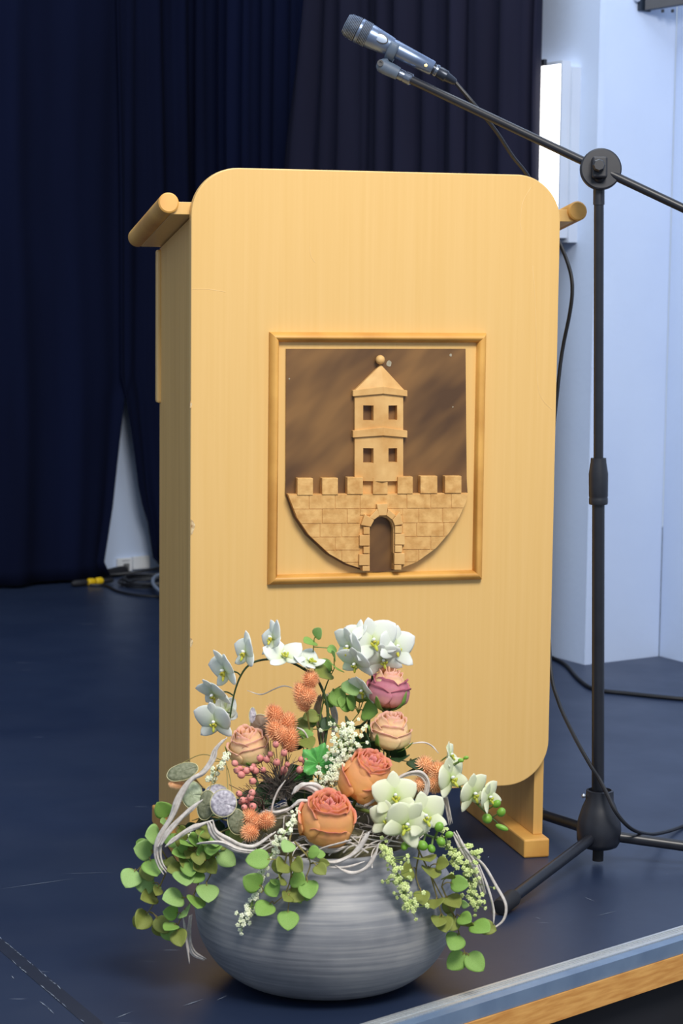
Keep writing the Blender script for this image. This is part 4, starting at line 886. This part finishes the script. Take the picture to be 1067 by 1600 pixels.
orchid('pale green orchid spray reaching out to the far right', [(610, 1225, 2.96), (650, 1200), (678, 1190), (700, 1212), (725, 1236), (745, 1256), (765, 1275), (788, 1296)],
       [(704, 1216, 56, (.55, .05, .6), 2.93, .3), (739, 1240, 52, (.6, -.15, .6), 2.93, .2), (763, 1246, 44, (.7, -.05, .5), 2.93, .3), (703, 1180, 34, (.75, .2, .3), 2.94, .1)],
       [(761, 1279, 16, 17, (.5, -.5, .5)), (783, 1269, 14, 16, (.4, .6, .4)), (776, 1256, 12, 15, (.6, .6, .3)), (784, 1293, 9, 22, (.9, -.35, .2)), (720, 1188, 7, 10, (.8, 0, .4)), (728, 1184, 6, 9, (.8, .2, .3))], 2.945, 'g', .002, GST)

# ------------------------------------------------------------------ orange grass tufts
TUFT = mat('orange_dyed_grass_head', (248, 196, 150), (234, 162, 112), .8, 120, (1, 1, 1), .6)
TUFTY = mat('pale_orange_grass_head', (250, 208, 164), (240, 182, 132), .8, 120, (1, 1, 1), .6)
def head(c, ax, w, l, seed):
    r_ = random.Random(seed); m_ = MB(); m_.ell(c, (w*.36, l*.42), ax, 12, 8); x, y, z = frame3(ax)
    n = 190
    for i in range(n):
        t = (i+.5)/n; ph = i*2.39996; cz = 1-2*t; sr = math.sqrt(max(0, 1-cz*cz))
        d = (x*math.cos(ph)*sr+y*math.sin(ph)*sr); p = c+d*w*.40+z*cz*l*.44; o_ = (d/(w)*.02+z*cz/(l)*.012+z*.35).normalized(); ln = w*r_.uniform(.2, .34); a = o_.orthogonal().normalized(); b_ = o_.cross(a); k = w*.06
        m_.add([p-o_*ln*.3+a*k, p-o_*ln*.3-a*.5*k+b_*.87*k, p-o_*ln*.3-a*.5*k-b_*.87*k, p+o_*ln], [(0, 1, 3), (1, 2, 3), (2, 0, 3)], smooth=False)
    return m_
def tuft(label, heads, Y, root, m_):
    rp_ = at(*root); t_ = thing('grass_tuft', label, 'dried grass', rp_, group='orange dried grass tufts'); s_ = MB()
    for i, (px, py, w, l, d) in enumerate(heads):
        c = front(px, py, Y-.006*i, .02); a = view(*d); k = pxm(Y)
        head(c, a, w*k*1.12, l*k*1.12, i).build('seed_head', m_, t_)
        s_.tube(spline([c-a*l*k*.4, c-a*l*k*.4-a*.01+(rp_-c)*.2, rp_], 6), .0006, 5)
    s_.build('stems', TWIG, t_)
tuft('orange grass tuft standing alone below the arching white orchid', [(484, 1063, 22, 26, (.2, .8, .5)), (472, 1090, 22, 48, (-.25, .9, .2)), (481, 1087, 23, 22, (.2, .3, .95))], 2.985, (487, 1170, 3.0), TUFT)
tuft('largest orange grass tuft right of the left rosebud', [(429, 1118, 24, 32, (-.3, .8, .5)), (449, 1132, 24, 36, (.2, .9, .3)), (432, 1143, 25, 36, (-.4, .8, .4)), (453, 1157, 24, 38, (.1, .95, .3)), (441, 1150, 20, 30, (-.1, .8, .5))], 2.955, (455, 1225, 2.96), TUFT)
tuft('orange grass tuft low at the left above the bowl', [(390, 1277, 22, 22, (-.4, .5, .7)), (402, 1285, 20, 22, (.1, .4, .9)), (416, 1282, 22, 24, (.4, .6, .6)), (391, 1300, 22, 24, (-.6, -.1, .7))], 2.865, (420, 1300, 2.92), TUFT)
tuft('orange grass tuft at the right beside the pale orchid spray', [(664, 1197, 24, 28, (-.2, .7, .6)), (684, 1205, 25, 26, (.3, .5, .8)), (679, 1225, 23, 24, (.2, .1, .95)), (656, 1224, 19, 24, (-.3, -.2, .8))], 2.945, (645, 1250, 2.97), TUFTY)
tuft('tiny orange grass tip below the left seed pod', [(277, 1226, 11, 26, (-.95, .1, .3))], 2.95, (320, 1232, 2.96), TUFTY)

# ------------------------------------------------------------------ pink berries
BER = mat('dusty_pink_berry', (226, 152, 142), (206, 122, 118), .6, 60, bump=.4)
PST = mat('purple_brown_twig', (128, 100, 90), (98, 74, 70), .7, 40)
def berries(label, pts, Y, root):
    rp_ = at(*root); t_ = thing('berry_sprig', label, 'berries', rp_, group='pink berry sprigs'); s_ = MB()
    for i, (px, py) in enumerate(pts):
        c = at(px, py, Y-rs.uniform(0, .03)); m_ = MB(); k = rs.uniform(4.2, 6.2)*pxm(Y); ax_ = (c-rp_).normalized(); m_.ell(c, (k, k*1.12), ax_, 10, 7); b_ = m_.build('berry', BER, t_)
        m_ = MB(); m_.ell(c+ax_*k*1.0, (k*.3, k*.25), ax_, 6, 4); m_.build('berry_tip', PST, b_)
        s_.tube(spline([c, (c+rp_)/2+Vector((rs.uniform(-.008, .008), 0, rs.uniform(0, .01))), rp_], 4), .0006, 5)
    for i in range(26):
        c = at(*[sum(q[j] for q in pts)/len(pts)+rs.uniform(-40, 40)*(1-.3*j) for j in (0, 1)], Y+rs.uniform(-.02, .02)); s_.tube([rp_, (rp_+c)/2+Vector((0, 0, .006)), c], .0005, 4)
    s_.build('twigs', PST, t_)
zA = lambda x, y: (180+x/3.05, 960+y/3.05)
berries('larger sprig of dusty pink berries right of the left rosebud', [zA(*p) for p in ((740, 665), (770, 705), (805, 660), (805, 740), (705, 740), (655, 795), (600, 765), (595, 735), (650, 735), (885, 690), (880, 740), (690, 685), (570, 710), (765, 620), (820, 715), (625, 745), (668, 745), (905, 700), (722, 690), (580, 745), (800, 755), (660, 725))], 2.935, (437, 1232, 2.95))
berries('small sprig of pink berries below the larger one', [zA(*p) for p in ((590, 855), (600, 895), (652, 850), (656, 915), (632, 905), (608, 885), (628, 885), (615, 920), (645, 870))], 2.90, (410, 1265, 2.93))
# dark needle tuft
nt_ = MB(); r0 = at(438, 1240, 2.93)
for i in range(150):
    c = at(rs.gauss(440, 26), rs.gauss(1215, 18), 2.925+rs.uniform(-.02, .03)); nt_.tube([r0+Vector((rs.uniform(-.015, .015), 0, rs.uniform(-.01, .01))), (r0+c)/2+Vector((0, 0, .004)), c], [.0009, .0007, .0002], 4)
nt_.build('needle_tuft', mat('grey_brown_needles', (104, 96, 88), (66, 62, 58), .7, 60), label='grey-brown needle foliage behind the pink berries', cat='foliage', kind='stuff')
nt2 = MB(); r0 = at(560, 1320, 2.90)
for i in range(110):
    a = rs.uniform(0, 6.28); c = r0+Vector((rs.gauss(0, .03), rs.gauss(-.01, .01), rs.gauss(.012, .014))); e = c+Vector((math.cos(a)*.018, 0, math.sin(a)*.01)); nt2.tube(spline([c, (c+e)/2+Vector((0, 0, .004)), e], 3), .0006, 4)
nt2.build('needle_tuft', MATS['grey_brown_needles'], label='dry brown moss threads right of the lowest rose', cat='foliage', kind='stuff')

# ------------------------------------------------------------------ white lilac sprigs
FLO = mat('creamy_white_floret', (244, 246, 226), (226, 234, 190), .6, 120)
FLG = mat('greenish_white_floret', (222, 232, 170), (190, 210, 120), .6, 120)
def sprig(label, pts, wid, Y, n, fm, seed, root=None):
    r_ = random.Random(seed); P = spline([front(p[0], p[1], p[2] if len(p) > 2 else Y, .016) for p in pts], 8); t_ = thing('flower_sprig', label, 'flower sprig', P[0], group='tiny white flower sprigs'); m_ = MB()
    st_ = MB(); st_.tube(P, .0011, 6)
    for i in range(n):
        t = (i+.5)/n; q = P[int(t*(len(P)-1))]; w_ = float(np.interp(t, [0, .3, 1], [wid[0], wid[1], wid[2]]))*pxm(Y)
        cl_ = .55+.45*math.sin(t*len(pts)*4.2+seed)       # florets sit in whorls
        o_ = rt*r_.gauss(0, .45)*w_*cl_-dn*r_.gauss(0, .25)*w_-fw*r_.uniform(-.25, .5)*w_; c = q+o_; k = r_.uniform(2.0, 3.4)*pxm(Y); st_.tube([q, c], .0005, 4)
        ax_ = (o_.normalized()*.6+view(r_.uniform(-.4, .4), r_.uniform(-.1, .5), 1)*.8).normalized(); x, y, z = frame3(ax_); ph = r_.uniform(0, 6)
        for j in range(5):
            a = ph+j*2*math.pi/5; d = x*math.cos(a)+y*math.sin(a); m_.ell(c+d*k*.85, (k*.62, k*.42), z+d*.4, 5, 3)
        m_.ell(c, (k*.4, k*.4), z, 5, 3)
    st_.build('stem', GST, t_); m_.build('florets', fm, t_, kind='stuff')
sprig('dense white lilac sprig standing beside the upper orange rose', [(540, 1136, 2.95), (538, 1155), (532, 1178), (527, 1200), (520, 1214), (506, 1228)], (38, 42, 32), 2.91, 300, FLO, 1)
sprig('white flower sprig trailing down the bowl at the left', [(468, 1270, 2.86), (446, 1300), (428, 1328), (412, 1356), (402, 1385), (394, 1410), (386, 1430), (376, 1446)], (20, 18, 24), 2.80, 150, FLO, 2)
sprig('white flower sprig trailing down the middle of the bowl', [(596, 1318, 2.84), (610, 1344), (622, 1368), (630, 1392), (636, 1406), (644, 1424)], (30, 32, 22), 2.80, 150, FLG, 3)
sprig('greenish flower sprig hanging at the right of the bowl', [(690, 1310, 2.88), (706, 1334), (722, 1352), (732, 1374), (738, 1396), (744, 1420)], (30, 34, 24), 2.865, 150, FLG, 4)
sprig('tiny white flower sprig left of the peach rosebud', [(356, 1180, 2.95), (346, 1194), (334, 1208), (326, 1222)], (16, 20, 12), 2.935, 40, FLO, 5)
sprig('few white florets between the left vine leaves', [(310, 1300, 2.88), (300, 1309), (292, 1318)], (12, 14, 8), 2.87, 16, FLO, 6)
sprig('short white flower tip beside the right raffia', [(722, 1322, 2.88), (738, 1334), (750, 1330)], (14, 16, 12), 2.87, 22, FLG, 7)

# ------------------------------------------------------------------ honesty seed pods
POD = mat('silvery_seed_pod', (232, 228, 236), (150, 144, 160), .45, 220, trans=.3, contrast=(.3, .7), bump=.6)
PODG = mat('pale_green_seed_pod', (210, 220, 188), (180, 192, 156), .45, 220, trans=.3, contrast=(.3, .7), bump=.5)
PODB = mat('grey_green_seed_pod', (162, 164, 136), (116, 122, 92), .5, 220, trans=.3, contrast=(.3, .7), bump=.5)
PODR = mat('brown_seed_pod', (134, 110, 88), (92, 74, 60), .55, 60, contrast=(.3, .7), bump=.6)
RIM = mat('pod_rim', (206, 202, 160), (176, 168, 120), .5, 40)
def pods(label, items, root, twig=True):
    rp_ = at(*root); t_ = thing('honesty_branch', label, 'seed pods', rp_, group='honesty branches'); s_ = MB()
    for (px, py, w, h, rot, fc, mt_, Y) in items:
        c = at(px, py, Y); z = view(*fc); x, y, _ = frame3(z); a = math.radians(rot); x, y = x*math.cos(a)+y*math.sin(a), y*math.cos(a)-x*math.sin(a); k = pxm(Y); m_ = MB(); ring = []
        def pf(u, v):
            t = 2*math.pi*u; r = v; return c+x*math.cos(t)*r*w*.5*k+y*(math.sin(t)*r*h*.5*k)+z*(.0025*(1-r*r)+.0006*math.sin(6*t)*r)
        m_.grid(pf, 28, 4); p_ = m_.build('seed_pod', mt_, t_, solid=.0006, sharp=0)
        rm = MB(); rm.tube([pf(j/28, 1.0) for j in range(29)], .0007, 5, cap=False); rm.build('pod_rim', RIM, p_)
        e = pf(.25 if py > root[1] else .75, 1.0); s_.tube(spline([e, (e+rp_)/2+Vector((0, 0, .012)), rp_], 5), .0007, 5)
    s_.build('stem', TWIG, t_)
pods('branch of round silvery and pale green seed pods at the left', [(285, 1206, 52, 30, 22, (-.2, .5, .8), PODB, 2.95), (300, 1242, 33, 43, 0, (-.1, .1, 1), PODG, 2.875), (322, 1258, 30, 48, -8, (-.3, .1, .9), PODB, 2.868), (349, 1255, 42, 44, -20, (.1, .2, 1), POD, 2.852), (370, 1284, 30, 42, 10, (.3, 0, .9), PODB, 2.855), (338, 1238, 36, 30, 10, (.1, .6, .7), POD, 2.92)], (352, 1190, 2.96))
pods('brown seed pod behind the largest orange tuft', [(408, 1135, 34, 40, 30, (-.1, .2, 1), PODR, 2.99), (395, 1120, 12, 30, 0, (.2, .1, 1), POD, 2.995)], (420, 1190, 2.99))
